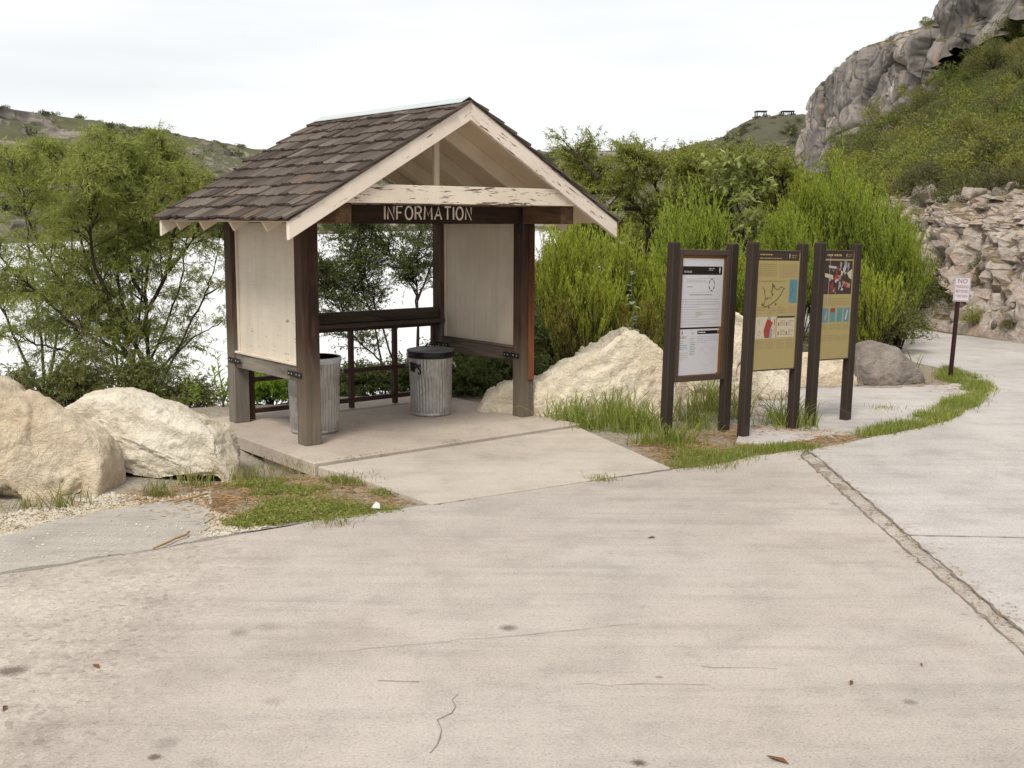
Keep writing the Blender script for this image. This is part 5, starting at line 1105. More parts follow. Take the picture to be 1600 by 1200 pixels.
for a in ((0, 888, 13.9, 338, 52, 'lf_broom', 'tall bright bush with a pointed top just right of the shelter eave', .3), (1, 955, 14.6, 352, 70, 'lf_broom', 'rounded bright bush above the peaked pitted boulder', 1.2), (1, 1078, 15.4, 300, 78, 'lf_broom2', 'tall yellow green bush rising behind the white notice board', 2.2), (0, 1010, 14.9, 400, 46, 'lf_broom', 'bright bush filling the gap left of the white notice board', 4),
          (2, 1218, 16.6, 330, 55, 'lf_broom2', 'bright bush behind the gap between the middle and right boards', 5), (1, 1290, 18.3, 258, 80, 'lf_broom2', 'tallest bright bush, above the rightmost board', .8), (0, 1362, 17.8, 300, 62, 'lf_broom2', 'bright bush at the right end of the hedge beside the road', 2.9), (2, 1240, 18.6, 280, 60, 'lf_broom', 'bright bush in the back row between the boards and the hill', 1.9),
          (3, 1352, 16.2, 400, 52, 'lf_broom', 'low bright bush against the right post of the rightmost board', .2), (0, 1395, 17.4, 345, 48, 'lf_broom2', 'loose outermost bush overhanging the road', 3.6), (1, 850, 15.2, 392, 60, 'lf_broomdry', 'brownish olive bush beside the right shelter post', 1.1), (3, 985, 13.7, 455, 60, 'lf_broomdry', 'low brown tinged bush right behind the peaked boulder', 2.6), (3, 905, 13.6, 430, 60, 'lf_broomdry', 'low olive bush between the right shelter post and the peaked boulder', 5.2),
          (3, 925, 13.5, 400, 60, 'lf_broom', 'low bright bush in front of the two tall ones near the shelter eave', 2.2), (3, 1050, 14.2, 405, 62, 'lf_broom', 'low bright bush right behind the left post of the white notice board', 3.3), (0, 1150, 16.2, 385, 60, 'lf_broom', 'bright bush behind the gap between the white and middle boards', 4.4), (1, 1320, 19.5, 290, 70, 'lf_broom', 'bright bush in the back row above the rightmost board', 3.0)): broom(*a)
for cx, Y_, wp, top, sd_, lb in ((1388, 16.9, 40, 455, 61, 'dark green bush low beside the road behind the grey boulder'), (1310, 16.8, 40, 490, 62, 'dark twiggy bush behind the rightmost board')):
    bushy('low_bush', lb, 'dark low bushes beside the road', cx, 0, Y_, wp, top, sd_, 'lf_olive', n=9, lsub=.36, ll=.055, lw=.014, nsub=24, nleaf=16, r0=.014)
for cx, Y_, wp, top, sd_, lb in ((905, 22.5, 75, 325, 81, 'olive thicket bush nearest the shelter eave, behind the bright bushes'), (985, 23.5, 90, 290, 82, 'olive thicket bush under the dark spreading tree'), (1075, 22.5, 90, 290, 83, 'olive thicket bush between the two olive trees'), (1160, 23, 90, 285, 84, 'olive thicket bush behind the pale leaved tree'), (1235, 24, 80, 290, 85, 'olive thicket bush below the foot of the cliff'), (850, 24, 50, 385, 86, 'low olive bush at the water edge beside the shelter eave')):
    bushy('thicket_bush', lb, 'olive thicket bushes behind the bright bushes', cx, 0, Y_, wp, top, sd_, 'lf_mesq_dark', n=12, lsub=.62, ll=.09, lw=.022, nsub=17, nleaf=16, r0=.03, t0=.12, updraft=.45)
tree('mesquite_tree', 'dark spreading tree with reddish top twigs behind the shelter roof', 'olive trees behind the bright bushes', [
    LP([(1015, 520), (1010, 420), (1012, 370), (1000, 326), (965, 298), (935, 279), (905, 255)], 21, .8), LP([(1012, 370), (1030, 318), (1022, 282), (1000, 257), (985, 248)], 21, -.6), LP([(1012, 350), (1058, 310), (1085, 279), (1095, 261)], 21, .5),
    LP([(1000, 326), (960, 326), (920, 334), (895, 346)], 21, -.5), LP([(965, 301), (930, 301), (905, 310)], 21, .6), LP([(1010, 400), (970, 370), (940, 370), (915, 385)], 21, .2), LP([(1012, 360), (1050, 350), (1080, 338), (1090, 326)], 21, -.5), (LP([(935, 279), (915, 257), (900, 240), (892, 232)], 21, .3), .5), LP([(1022, 282), (1050, 261), (1068, 255)], 21, .3)],
    71, 'lf_mesq_dark', nsub=30, lsub=.72, ntw=10, ltw=.42, nleaf=22, ll=.075, lw=.016, t0=.28, r0=.07, droop=.15)
tree('mesquite_tree', 'olive tree with a dark trunk standing between the dark tree and the cliff', 'olive trees behind the bright bushes', [
    LP([(1160, 520), (1158, 400), (1142, 350), (1112, 310), (1092, 279), (1078, 268)], 19.5, .5), LP([(1158, 410), (1170, 341), (1184, 294), (1190, 255)], 19.5, .5), LP([(1160, 400), (1200, 334), (1222, 298), (1220, 269)], 19.5, -.4), LP([(1142, 350), (1140, 310), (1135, 273), (1130, 255)], 19.5, -.5),
    LP([(1120, 318), (1080, 318), (1060, 334)], 19.5, .4), LP([(1170, 350), (1215, 346), (1240, 334)], 19.5, .2)], 74, 'lf_mesq_dark', nsub=30, lsub=.70, ntw=10, ltw=.40, nleaf=22, ll=.07, lw=.015, t0=.3, r0=.06, droop=.15)
tree('tobacco_tree', 'pale leaved slender tree standing above the gap between the white and middle boards', None, [
    LP([(1168, 470), (1164, 390), (1156, 330), (1140, 285), (1124, 258)], 17.2, .2), LP([(1160, 360), (1176, 320), (1180, 285), (1178, 262)], 17.2, .2), LP([(1164, 400), (1172, 370), (1186, 345)], 17.2, -.3)],
    77, 'lf_tobacco', nsub=16, lsub=.32, ntw=5, ltw=.2, nleaf=7, ll=.13, lw=.06, t0=.25, r0=.035, droop=.1, leafdir=(.5, .9, -.1))

# plants whose leaves can be picked out one by one
def leafy(name, label, cx, foot_z, Y, top, n, ll, lw, lm, seed, up=.55, stems=1, cat='plant', spreadx=.06):
    rng = np.random.default_rng(seed); b = atY(cx, 600, Y); zb = float(zg(b[0], Y)) if foot_z is None else foot_z; h = atY(cx, top, Y)[2] - zb
    r = empty(name, (b[0], Y, zb), 0, label, cat)
    V = []; Fs = []; k = 5
    for i, t in enumerate(np.linspace(0, 1, k)):
        wd = lw * math.sin(max(.08, min(.97, t * .9 + .06)) * math.pi) ** .8 * .5; z = -.25 * ll * t * t
        V += [(-wd, ll * t, z + wd * .35), (0, ll * t, z), (wd, ll * t, z + wd * .35)]
    for i in range(k - 1): a = i * 3; Fs += [(a, a + 1, a + 4, a + 3), (a + 1, a + 2, a + 5, a + 4)]
    me = bpy.data.meshes.new('leaf'); me.from_pydata(V, [], Fs); me.materials.append(M[lm])
    for f in me.polygons: f.use_smooth = True
    for s in range(stems):
        ox, oy = rng.normal(0, spreadx, 2) * (stems > 1); hs_ = h * (1 if s == 0 else rng.uniform(.6, .95))
        T = np.linspace(0, 1, 7); P = np.stack([ox * T * 1.6 + .02 * np.sin(T * 4 + s), oy * T * 1.6, T * hs_], -1); m = MB(); m.tube(P, .010 * (1 - .7 * T), 5); m.build('stem', M['bark_pale'], r)
        for i in range(n // stems):
            t = rng.uniform(.12, 1); q = np.array([np.interp(t, T, P[:, c]) for c in range(3)]); a = i * 2.4 + rng.uniform(-.4, .4)
            d = Vector((math.cos(a), math.sin(a), up + .8 * max(0, t - .8) * 4 + rng.normal(0, .2))).normalized(); x = d.cross(Vector((0, 0, 1))).normalized(); z = x.cross(d)
            o = bpy.data.objects.new('leaf', me); C.objects.link(o); o.parent = r; s_ = rng.uniform(.55, 1.1) * (1.1 - .45 * t)
            o.matrix_local = Matrix(((x.x, d.x, z.x, q[0]), (x.y, d.y, z.y, q[1]), (x.z, d.z, z.z, q[2]), (0, 0, 0, 1))) @ Matrix.Scale(s_, 4)
leafy('tobacco_plant', 'young plant with blue green rounded leaves above the peaked boulder', 984, None, 12.9, 408, 38, .13, .085, 'lf_blue', 5, .25)
leafy('willow_weed', 'tall bright leafy weed touching the left side of the shelter', 346, None, 12.1, 548, 90, .13, .030, 'lf_bright', 6, .9, 3)
leafy('willow_weed', 'thin leafy weed standing against the water left of the shelter', 303, None, 12.0, 590, 60, .10, .022, 'lf_bright', 7, .9, 2)
leafy('willow_weed', 'leafy weed just left of the thin one, above the low white boulder', 276, None, 12.0, 618, 60, .10, .022, 'lf_olive', 8, .8, 3)
leafy('drooping_weed', 'small narrow leaved weed right of the dark grey boulder', 1430, None, 13.9, 538, 46, .20, .022, 'lf_tobacco', 9, .35, 4, spreadx=.10)

# scrub on the hillside, the bluff and the hill: each bush its own object, sharing a few meshes
def shrub_mesh(seed, n, ll, stems=True):
    rng = np.random.default_rng(seed); k = 9; cen = rng.normal(0, .42, (k, 3)) * np.array([1, 1, .45]) + np.array([0, 0, .52]); rad = rng.uniform(.25, .48, k)
    i = rng.integers(0, k, n); d = rvec(rng, n); d[:, 2] = np.abs(d[:, 2]) * rng.choice([1, 1, 1, -.5], n); p = cen[i] + d * (rad[i] * rng.uniform(.55, 1.08, n))[:, None]; p[:, 2] = np.maximum(p[:, 2], .02)
    p += .05 * rng.normal(0, 1, p.shape)
    v, f = leaves(rng, p, unit(d + rvec(rng, n) * .9), ll * rng.uniform(.6, 1.3, n), ll * .5, .3); fo_ = npmesh('foliage', v, f)
    b = rng.normal(0, .05, (k, 3)) * np.array([1, 1, 0]); dd = cen - b; v, f, _ = twigs(rng, b, dd, np.linalg.norm(dd, axis=1) * 1.2, .022, 0, 4, 4, .1); return npmesh('stems', v, f, True), fo_
SHR = [shrub_mesh(200 + i, 3400, .075) for i in range(6)]
for i, (a, b_) in enumerate(SHR): a.materials.append(M['bark']); b_.materials.append(M['lf_shrub' if i % 3 else 'lf_shrub2'])
FARS = [shrub_mesh(300 + i, 170, .36)[1] for i in range(4)]
for b_ in FARS: b_.materials.append(M['lf_far'])
rng = np.random.default_rng(77); cnt = 0; taken = []
cand = []
for _ in range(9000):
    y = rng.uniform(22, 125); dx = rng.uniform(3.2, 40); x = xroad(y) + dx
    if x > 41.5: continue
    z = hillz(x, y); ax, ay = px((x, y, z))
    if ax < 1180 or ax > 1680 or ay < -60: continue
    s = rng.uniform(.55, 1.3) ** 1.3 * np.interp(y, [22, 60, 125], [.8, 1.35, 1.7]); cand.append((x, y, z, s, ax))
for x, y, z, s, ax in cand:
    if any((x - a) ** 2 + (y - b_) ** 2 < (.80 * (s + c_)) ** 2 for a, b_, c_ in taken): continue
    if vnoise(np.array([x * .12, y * .06, 3.3]), 5) < -.25: continue
    taken.append((x, y, s))
    if len(taken) >= 280: break
for x, y, s in taken:
    k = rng.integers(6); zone = 'just under the cliff' if x > 33 else 'halfway up the hillside' if x > 22 else 'low on the hillside above the road cut'
    r = empty('hillside_shrub', (x, y, hillz(x, y) - .1), rng.uniform(0, 6.28), ('yellowish ' if k % 3 == 0 else 'dark green ') + ('broad' if s > 1.1 else 'small' if s < .8 else 'rounded') + ' scrub bush ' + zone, 'shrub', 'scrub bushes covering the hillside'); q = s * rng.uniform(.85, 1.2)
    r.scale = (s * 1.25, s * 1.25, q); link('stems', SHR[k][0], r); link('foliage', SHR[k][1], r)
cnt = 0
for _ in range(6000):
    i, j = rng.integers(0, BLUFF.shape[0]), rng.integers(8, 73); P_ = BLUFF[i, j]; ax, ay = px(P_)
    if P_[1] < 80 or not (-40 < ax < 430 or (840 < ax < 1140)) or P_[2] < 1: continue
    nb = vnoise(P_ * .05, 12)
    if j < 66 and nb < -.05: continue
    o = link('bluff_shrub', FARS[rng.integers(4)]); o.location = P_ - np.array([0, 0, .3]); o.rotation_euler = (0, 0, rng.uniform(0, 6.28)); s = rng.uniform(1.0, 2.3) * (1.0 if j < 64 else .5); o.scale = (s * 1.4, s * 1.4, s)
    tag(o, ('big' if s > 1.6 else 'small') + ' dark scrub bush ' + ('on the rim' if j >= 62 else 'on the face') + ' of the far bluff ' + ('left of the shelter roof' if ax < 500 else 'right of the shelter roof'), 'shrub', 'scrub bushes on the far bluff'); cnt += 1
    if cnt >= 260: break
cnt = 0
for _ in range(4000):
    i, j = rng.integers(0, HILL.shape[0]), rng.integers(14, 46); P_ = HILL[i, j]; ax, ay = px(P_)
    if not (1020 < ax < 1260) or ay > 290: continue
    o = link('hilltop_shrub', FARS[rng.integers(4)]); o.location = P_ - np.array([0, 0, .3]); o.rotation_euler = (0, 0, rng.uniform(0, 6.28)); s = rng.uniform(.7, 1.5) * (1 if j < 38 else .55); o.scale = (s * 1.4, s * 1.4, s)
    tag(o, ('big' if s > 1.4 else 'small') + ' dull green bush on the ' + ('top' if j >= 38 else 'slope') + ' of the rounded hill left of the cliff', 'shrub', 'bushes on the rounded hill'); cnt += 1
    if cnt >= 130: break
cnt = 0
for _ in range(3000):
    i, j = rng.integers(0, CLIFF.shape[0]), rng.integers(108, 122); P_ = CLIFF[i, j]; ax, ay = px(P_)
    if not (1220 < ax < 1700): continue
    k = rng.integers(6); o = link('rim_shrub', SHR[k][1]); o.location = P_ - np.array([0, 0, .25]); o.rotation_euler = (0, 0, rng.uniform(0, 6.28)); s = rng.uniform(.35, .75); o.scale = (s * 1.3, s * 1.3, s)
    tag(o, ('larger' if s > .55 else 'tiny') + ' green bush on the ' + ('near' if ax > 1480 else 'far') + ' part of the cliff top', 'shrub', 'bushes along the cliff top'); cnt += 1
    if cnt >= 60: break

# rubble and small shrubs on the road cut
RK = []
for i in range(7):
    r_ = np.random.default_rng(400 + i); bm = bmesh.new(); bmesh.ops.create_icosphere(bm, subdivisions=3, radius=1)
    V = np.array([v.co[:] for v in bm.verts]); 
    for _ in range(9):
        d = rvec(r_, 1)[0]; q = V @ d; V = V - np.maximum(q - r_.uniform(.45, .8), 0)[:, None] * d
    V = V + .06 * fbm(V * 2.2, 400 + i, 4)[:, None] * V
    for v, c_ in zip(bm.verts, V): v.co = c_
    me = bpy.data.meshes.new('rock'); bm.to_mesh(me); bm.free(); me.materials.append(M['rock_small' if i < 5 else 'rock_grey']); RK.append(me)
rng = np.random.default_rng(88); cnt = 0
for _ in range(3000):
    y = rng.uniform(16.5, 30); dx = abs(rng.normal(0, 1.0)) + .05 if rng.random() < .3 else rng.uniform(2.0, 7.5); x = xroad(y) + dx; i = np.searchsorted(hy, y); j = np.searchsorted(hd, dx); P_ = HSP[i, j]; ax, ay = px(P_)
    if not (1405 < ax < 1640): continue
    low = dx < .55; s = rng.uniform(.05, .14) if dx < 2 else rng.uniform(.06, .20) * (1 if rng.random() < .85 else 2.2)
    o = link('rock', RK[rng.integers(7)]); o.location = P_ + np.array([0, 0, s * .12]); o.rotation_euler = tuple(rng.uniform(0, 6.28, 3)); o.scale = (s * rng.uniform(.8, 1.4), s, s * rng.uniform(.55, .9))
    tag(o, ('small loose' if s < .09 else 'larger loose') + ' pale rock on the road cut ' + ('left of' if ax < 1485 else 'behind' if ax < 1520 else 'right of') + ' the parking sign' if dx < 2 else ('small' if s < .12 else 'medium' if s < .2 else 'big') + ' weathered rock on the slope above the road cut, ' + ('near its left end' if ax < 1500 else 'near the right edge'), 'rock', 'loose rocks at the foot of the road cut' if dx < 2 else 'rocks on the slope above the road cut'); cnt += 1
    if cnt >= 170: break
for ax, ay, Y_, s, lb in ((1445, 480, 21.6, .55, 'dry green shrub at the left end of the road cut, beside the kerb'), (1492, 345, 24.5, .50, 'olive shrub on the ledge above the parking sign'), (1568, 362, 23.5, .55, 'rounded yellow green shrub on the ledge at the right edge'), (1470, 395, 23, .3, 'small brownish shrub on the face of the road cut'), (1528, 505, 20.0, .22, 'green weed growing at the foot of the road cut'), (1555, 455, 20.6, .22, 'small green weed on the face of the road cut at right'), (1590, 300, 27, .8, 'shrub on the slope near the right edge of the photo'), (1455, 310, 27, .6, 'shrub at the upper left corner of the road cut'), (1420, 470, 21.2, .34, 'greenish shrub half hidden by the outermost bright bush'), (1536, 335, 25, .42, 'dry shrub between the two rounded ledge shrubs'), (1520, 300, 27, .5, 'olive shrub above the middle of the road cut'), (1585, 425, 21.5, .24, 'small shrub on the face of the road cut at the right edge of the photo'), (1508, 430, 21.5, .2, 'tiny shrub just above the parking sign on the cut face'), (1475, 330, 26, .38, 'shrub left of the ledge shrub above the parking sign'), (1598, 345, 24, .4, 'shrub cut by the right edge of the photo on the upper ledge'), (1440, 420, 22.5, .26, 'small shrub high on the left part of the cut face'), (1575, 515, 19.2, .15, 'weed at the foot of the road cut near the right edge')):
    P_ = atY(ax, ay, Y_); d_ = np.abs(HSP[..., 0] - P_[0]) ** 2 + np.abs(HSP[..., 1] - P_[1]) ** 2 + np.abs(HSP[..., 2] - P_[2]) ** 2; q = HSP[np.unravel_index(d_.argmin(), d_.shape)]
    k = rng.integers(6); r = empty('cut_shrub', q - np.array([0, 0, .08]), rng.uniform(0, 6), lb, 'shrub', 'shrubs rooted in the road cut'); s *= 1.35; r.scale = (s, s, s); link('stems', SHR[k][0], r); link('foliage', SHR[k][1], r)

# ------------------------------------------------------------------ grass, straw, gravel
def inpoly(P, poly):
    x, y = P[:, 0], P[:, 1]; r = np.zeros(len(P), bool)
    for (x0, y0), (x1, y1) in zip(poly, np.roll(poly, -1, 0)):
        with np.errstate(divide='ignore', invalid='ignore'): r ^= ((y0 > y) != (y1 > y)) & (x < (x1 - x0) * (y - y0) / (y1 - y0 + 1e-12) + x0)
    return r
def scatter(rng, poly, n, clump=None, soft=0.0):
    poly = np.array(poly); lo, hi = poly.min(0), poly.max(0); out = np.zeros((0, 2))
    while len(out) < n:
        P = rng.uniform(lo, hi, (n * 3, 2)); P = P[inpoly(P, poly)]
        if clump is not None:
            f = fbm(np.c_[P * clump[0], np.zeros(len(P))], clump[2], 3); P = P[f > clump[1] + rng.normal(0, .12, len(P))]
        out = np.r_[out, P]
        if len(P) == 0: break
    return out[:n] + rng.normal(0, 1, (len(out[:n]), 2)) * soft
def blades(rng, p2, z, h, w_, lean=.45, bend=.5):
    n = len(p2); b = np.c_[p2, z]; a = rng.uniform(0, 2 * math.pi, n); d = np.stack([np.cos(a), np.sin(a), np.zeros(n)], -1); s = np.stack([-np.sin(a), np.cos(a), np.zeros(n)], -1); t2 = rng.uniform(0, 6.28, n); s = unit(s * np.cos(t2)[:, None] + d * np.sin(t2)[:, None])
    h = np.broadcast_to(h, (n,))[:, None] * rng.uniform(.25, 1.15, (n, 1)) ** .9; w_ = np.broadcast_to(w_, (n,))[:, None]; ln = np.abs(rng.normal(0, lean, (n, 1))); up = np.array([0, 0, 1.0])
    m1 = b + up * h * .45 + d * h * ln * .3; m2 = b + up * h * .8 + d * h * ln * (.3 + bend * .5); tp = b + up * h * (1 - .25 * ln * bend) + d * h * ln * (.6 + bend)
    V = np.stack([b - s * w_ * .5, b + s * w_ * .5, m1 - s * w_ * .45, m1 + s * w_ * .45, m2 - s * w_ * .3, m2 + s * w_ * .3, tp], 1).reshape(-1, 3); o = np.arange(n)[:, None] * 7
    return V, [np.concatenate([o + np.array([0, 1, 3, 2]), o + np.array([2, 3, 5, 4])]), o + np.array([4, 5, 6])]
def multi(parts):
    V = []; Q = []; T = []; o = 0
    for v, (q, t) in parts: V.append(v); Q.append(q + o); T.append(t + o); o += len(v)
    return np.concatenate(V), [np.concatenate(Q), np.concatenate(T)]
def stuff(name, V, Fs, mat, label): o = link(name, npmesh(name, V, Fs), None, M[mat]); return tag(o, label, kind='stuff')
rng = np.random.default_rng(55)
# weed patch left of the apron
wp = Gs([(325, 800), (335, 765), (385, 735), (440, 728), (500, 738), (560, 752), (674, 788), (600, 802), (520, 812), (440, 815), (370, 822)])
p = scatter(rng, wp, 5000, (2.6, -.03, 3), .03); z = zg(p[:, 0], p[:, 1]); v1 = blades(rng, p, z, .045, .006, .9)
p2 = scatter(rng, wp, 9500, (2.6, .0, 3), .03); z2 = zg(p2[:, 0], p2[:, 1]) + rng.uniform(0, .03, len(p2)); d = rvec(rng, len(p2)); d[:, 2] = np.abs(d[:, 2]) * .4
lv, lf = leaves(rng, np.c_[p2, z2], d, .022, .014, 1.2)
V, Fs = multi([v1]); stuff('grass', V, Fs, 'grassy', 'patchy short grass left of the concrete apron'); stuff('ground_cover', lv, lf, 'grass', 'small leaved weeds creeping left of the concrete apron')
# short turf on the kerb line in front of the boards and round to the sign post
strip1 = Gs([(1052, 733), (1062, 700), (1030, 690), (1080, 676), (1120, 700), (1200, 696), (1260, 688), (1300, 690), (1300, 697), (1240, 706), (1170, 716), (1110, 730)])
strip2 = Gs([(1338, 684), (1345, 676), (1400, 660), (1460, 640), (1500, 615), (1520, 600), (1490, 598), (1465, 590), (1480, 574), (1540, 592), (1546, 610), (1525, 634), (1470, 660), (1400, 675)])
p = scatter(rng, strip1, 4200, (2.8, .02, 6), .06); a1 = blades(rng, p, zg(p[:, 0], p[:, 1]), .062, .006, .8)
p = scatter(rng, strip2, 8500, (3.0, -.35, 7), .05); a2 = blades(rng, p, zg(p[:, 0], p[:, 1]), .085, .007, .8)
V, Fs = multi([a1, a2]); stuff('grass', V, Fs, 'grass', 'green grass strip along the curving road edge')
p = np.concatenate([np.array(Gs([(940, 750)])) + rng.normal(0, .05, (120, 2)), np.array(Gs([(1120, 728)])) + rng.normal(0, .10, (200, 2)), np.array(Gs([(1380, 638)])) + rng.normal(0, .08, (90, 2)), np.array(Gs([(548, 750)])) + rng.normal(0, .1, (260, 2)), np.array(Gs([(430, 732)])) + rng.normal(0, .25, (300, 2)), np.array(Gs([(520, 818)])) + rng.normal(0, .06, (120, 2))])
t_ = rng.uniform(0, 1, (700, 1)); q0, q1 = Gs([(495, 726), (900, 664)], .012); pj = q0 + (q1 - q0) * t_ + rng.normal(0, .012, (700, 2)); pj = pj[(fbm(np.c_[pj * 2.5, pj[:, :1] * 0], 3, 2) > -.1)]
v2 = blades(rng, p, np.maximum(zg(p[:, 0], p[:, 1]), -.02), .07, .006, .9); v3 = blades(rng, pj, np.full(len(pj), .012), .03, .005, .9)
V, Fs = multi([v2, v3]); stuff('grass', V, Fs, 'grassy', 'yellowish grass tufts in the joints and edges of the concrete')
# tall grass clumps: each its own object
clumps = [(895, 660, .34, 170), (930, 668, .30, 170), (960, 655, .42, 200), (985, 672, .36, 180), (1010, 668, .32, 170), (870, 655, .26, 120), (1020, 690, .25, 130), (1075, 655, .32, 120), (1108, 640, .42, 150), (1095, 668, .24, 100), (1060, 690, .22, 140), (1140, 650, .4, 110), (1225, 662, .36, 200), (1245, 668, .22, 90), (940, 640, .45, 150)]
CL = ['tall green grass clump beside the slab corner', 'tall green grass clump in front of the left flank of the peaked boulder', 'tallest grass clump in front of the peaked boulder', 'grass clump in front of the peak of the pitted boulder', 'grass clump just left of the white notice board', 'short grass clump nearest the right shelter post', 'short grass around the left foot of the white notice board', 'grass clump under the left half of the white notice board', 'tall grass clump under the right half of the white notice board', 'short grass between the feet of the white notice board', 'low yellowing grass in front of the left foot of the white notice board', 'thin grass between the white and middle boards', 'grass clump at the right foot of the middle board', 'few blades at the left foot of the rightmost board', 'grass clump rising behind the others at the peaked boulder']
for (x, y, h_, n), lb in zip(clumps, CL):
    n = int(n * .75)
    c0 = G(x, y); c0[2] = float(zg(c0[0], c0[1])); p = rng.normal(0, .10, (n, 2)); v, f = blades(rng, p, np.zeros(n), h_ * .95, .010, .7, .8)
    o = link('grass_clump', npmesh('grass_clump', v, f), None, M['grass']); o.location = c0; tag(o, lb, 'grass clump', 'tall grass clumps around the boards')
for (x, y, h_, n, lb) in ((98, 786, .20, 60, 'grass tuft at the foot of the biggest tan boulder'), (245, 770, .16, 70, 'grass tuft in front of the low white boulder'), (305, 752, .16, 60, 'grass tuft at the right end of the low white boulder'), (40, 790, .12, 40, 'short tuft left at the foot of the biggest tan boulder'), (178, 735, .3, 22, 'few thin stalks between the two left boulders'), (390, 735, .14, 80, 'dark grass tuft by the hole under the slab')):
    c0 = G(x, y); c0[2] = float(zg(c0[0], c0[1])); p = rng.normal(0, .05, (n, 2)) * np.array([1.6, .8]); v, f = blades(rng, p, np.zeros(n), h_, .008, .8, .7)
    o = link('grass_tuft', npmesh('grass_tuft', v, f), None, M['grassy']); o.location = c0; tag(o, lb, 'grass tuft', 'small grass tufts around the left boulders')
# straw litter
def straws(rng, p2, z, ln, w_):
    n = len(p2); a = rng.uniform(0, 6.28, n); d = np.stack([np.cos(a), np.sin(a), rng.normal(0, .10, n)], -1); return leaves(rng, np.c_[p2, z], d, ln * rng.uniform(.4, 1.3, n), w_, 1.5)
sp1 = Gs([(990, 690), (1040, 680), (1140, 670), (1180, 640), (1260, 622), (1262, 660), (1230, 690), (1150, 700), (1090, 722), (1056, 730)])
sp2 = Gs([(1150, 690), (1180, 652), (1250, 660), (1345, 682), (1300, 694), (1230, 700)])
sp3 = Gs([(170, 770), (330, 740), (420, 735), (400, 770), (330, 830), (240, 800)])
sp4 = Gs([(0, 800), (170, 770), (330, 740), (370, 800), (250, 820), (100, 812), (0, 830)])
sp5 = Gs([(1440, 595), (1500, 592), (1510, 612), (1470, 620), (1430, 612)])
pp = np.concatenate([scatter(rng, sp1, 5000, (2, -.2, 11), .06), scatter(rng, sp2, 3000, (2, -.1, 12), .06), scatter(rng, sp3, 1800, (2, 0, 13)), scatter(rng, sp4, 700), scatter(rng, sp5, 500), scatter(rng, wp, 2400, (2, -.2, 14))])
v, f = straws(rng, pp, zg(pp[:, 0], pp[:, 1]) + .004 + rng.uniform(0, .012, len(pp)), .11, .006); stuff('straw_litter', v, f, 'straw', 'orange brown dry grass lying on the ground near the boards and boulders')
jm = np.array(jl[:5]); t_ = rng.uniform(0, 1, 900); L_ = np.linspace(0, 1, 5); ptx = np.stack([np.interp(t_, L_, jm[:, 0]), np.interp(t_, L_, jm[:, 1])], -1) + rng.normal(0, .035, (900, 2)) + np.array([.08, 0]) * rng.uniform(-.2, 2.2, (900, 1))
v, f = straws(rng, ptx[:320], np.full(320, .004), .05, .005); stuff('straw_litter', v, f, 'straw', 'dry debris caught in the rough joint between the road slabs')
# gravel
def pebbles(rng, p2, z, s):
    n = len(p2); base = np.array([(1, 0, 0), (0, 1, 0), (-1, 0, 0), (0, -1, 0), (0, 0, .8), (0, 0, -.3)], float); Fp = np.array([(0, 1, 4), (1, 2, 4), (2, 3, 4), (3, 0, 4)])
    S = s * rng.uniform(.5, 1.5, (n, 1, 1)) * rng.uniform(.6, 1.3, (n, 1, 3)); a = rng.uniform(0, 6.28, n); c_, s_ = np.cos(a), np.sin(a); B = base[None] * S * (1 + rng.normal(0, .18, (n, 6, 3)))
    V = np.stack([B[..., 0] * c_[:, None] - B[..., 1] * s_[:, None], B[..., 0] * s_[:, None] + B[..., 1] * c_[:, None], B[..., 2]], -1) + np.c_[p2, z][:, None]
    return V.reshape(-1, 3), (Fp[None] + np.arange(n)[:, None, None] * 6).reshape(-1, 3)
gp = Gs([(-100, 830), (0, 800), (170, 765), (250, 775), (330, 760), (330, 800), (240, 795), (160, 805), (60, 825), (-100, 860)])
gp2 = Gs([(230, 835), (330, 795), (420, 815), (400, 828), (300, 850)]); gp3 = Gs([(1445, 602), (1500, 600), (1505, 612), (1455, 614)]); gp4 = Gs([(-150, 930), (0, 840), (330, 800), (330, 842), (0, 893), (-150, 940)])
pa = np.concatenate([scatter(rng, gp, 3500), scatter(rng, gp2, 1200), scatter(rng, gp3, 350)]); pb = scatter(rng, gp4, 160); pc_ = ptx[:600] + rng.normal(0, .02, (600, 2))
pd_ = np.stack([rng.uniform(-3.2, 3.2, 700), rng.uniform(3.2, 9, 700)], -1)
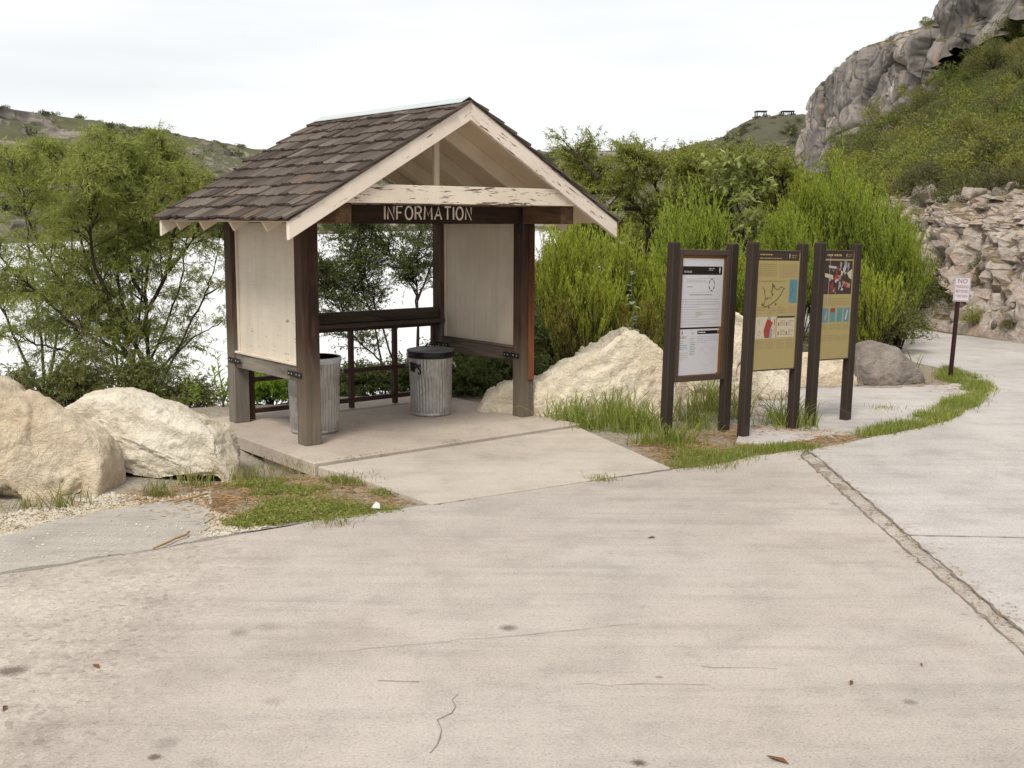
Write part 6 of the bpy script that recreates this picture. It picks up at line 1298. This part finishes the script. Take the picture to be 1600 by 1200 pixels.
v1 = pebbles(rng, pa, zg(pa[:, 0], pa[:, 1]) + .002, .011); v2 = pebbles(rng, pb, np.full(len(pb), -.008), .008); pc_ = pc_[:220]; v3 = pebbles(rng, pc_, np.full(220, -.009), .007)
v, f = join([v1, v2]); stuff('gravel', v, f, 'rock_white', 'fine pale gravel at the foot of the left boulders'); stuff('gravel', *v3, 'rock_small', 'loose grit in the rough joint between the road slabs')
# litter, leaves and twigs on the ground
c0 = G(586, 796); m = MB(); m.add([(-.03, 0, .004), (.0, -.012, .012), (.035, .0, .006), (.03, .02, .035), (.005, .025, .05), (-.02, .015, .02)], [(0, 1, 4, 5), (1, 2, 3, 4)]); o = m.build('litter', M['litter']); o.location = (c0[0], c0[1], 0); tag(o, 'crumpled white scrap of litter on the weeds at the road edge', 'litter')
for x, y, s, lb in ((150, 1042, .035, 'small brown leaf on the concrete at lower left'), (1018, 841, .03, 'tiny dark twig lying on the road before the rough joint'), (1330, 1068, .03, 'tiny brown leaf on the road at lower right'), (1215, 1188, .05, 'thin curled leaf at the bottom edge of the road'), (8, 1108, .03, 'small brown leaf at the left edge of the road'), (1440, 1040, .02, 'speck of leaf on the road near the right edge')):
    c0 = G(x, y); m = MB(); m.add([(-s, 0, .003), (-s * .3, -s * .3, .010), (s, 0, .004), (s * .2, s * .35, .012)], [(0, 1, 2, 3)]); o = m.build('fallen_leaf', M['deadleaf']); o.location = (c0[0], c0[1], .0); o.rotation_euler = (0, 0, x); tag(o, lb, 'fallen leaf', 'fallen leaves on the road')
for (xa, ya, xb, yb, lb) in ((240, 860, 300, 833, 'dry brown stalk lying across the road edge at left'), (272, 787, 326, 774, 'pale dry stalk lying in front of the low white boulder')):
    a, b_ = G(xa, ya), G(xb, yb); m = MB(); T = np.linspace(0, 1, 6)[:, None]; P_ = (b_ - a)[None] * T + np.array([0, 0, .012]) + rng.normal(0, .006, (6, 3)) * np.array([1, 1, .3]); m.tube(P_, .007, 5); o = m.build('stalk', M['straw']); o.location = a; tag(o, lb, 'stalk')
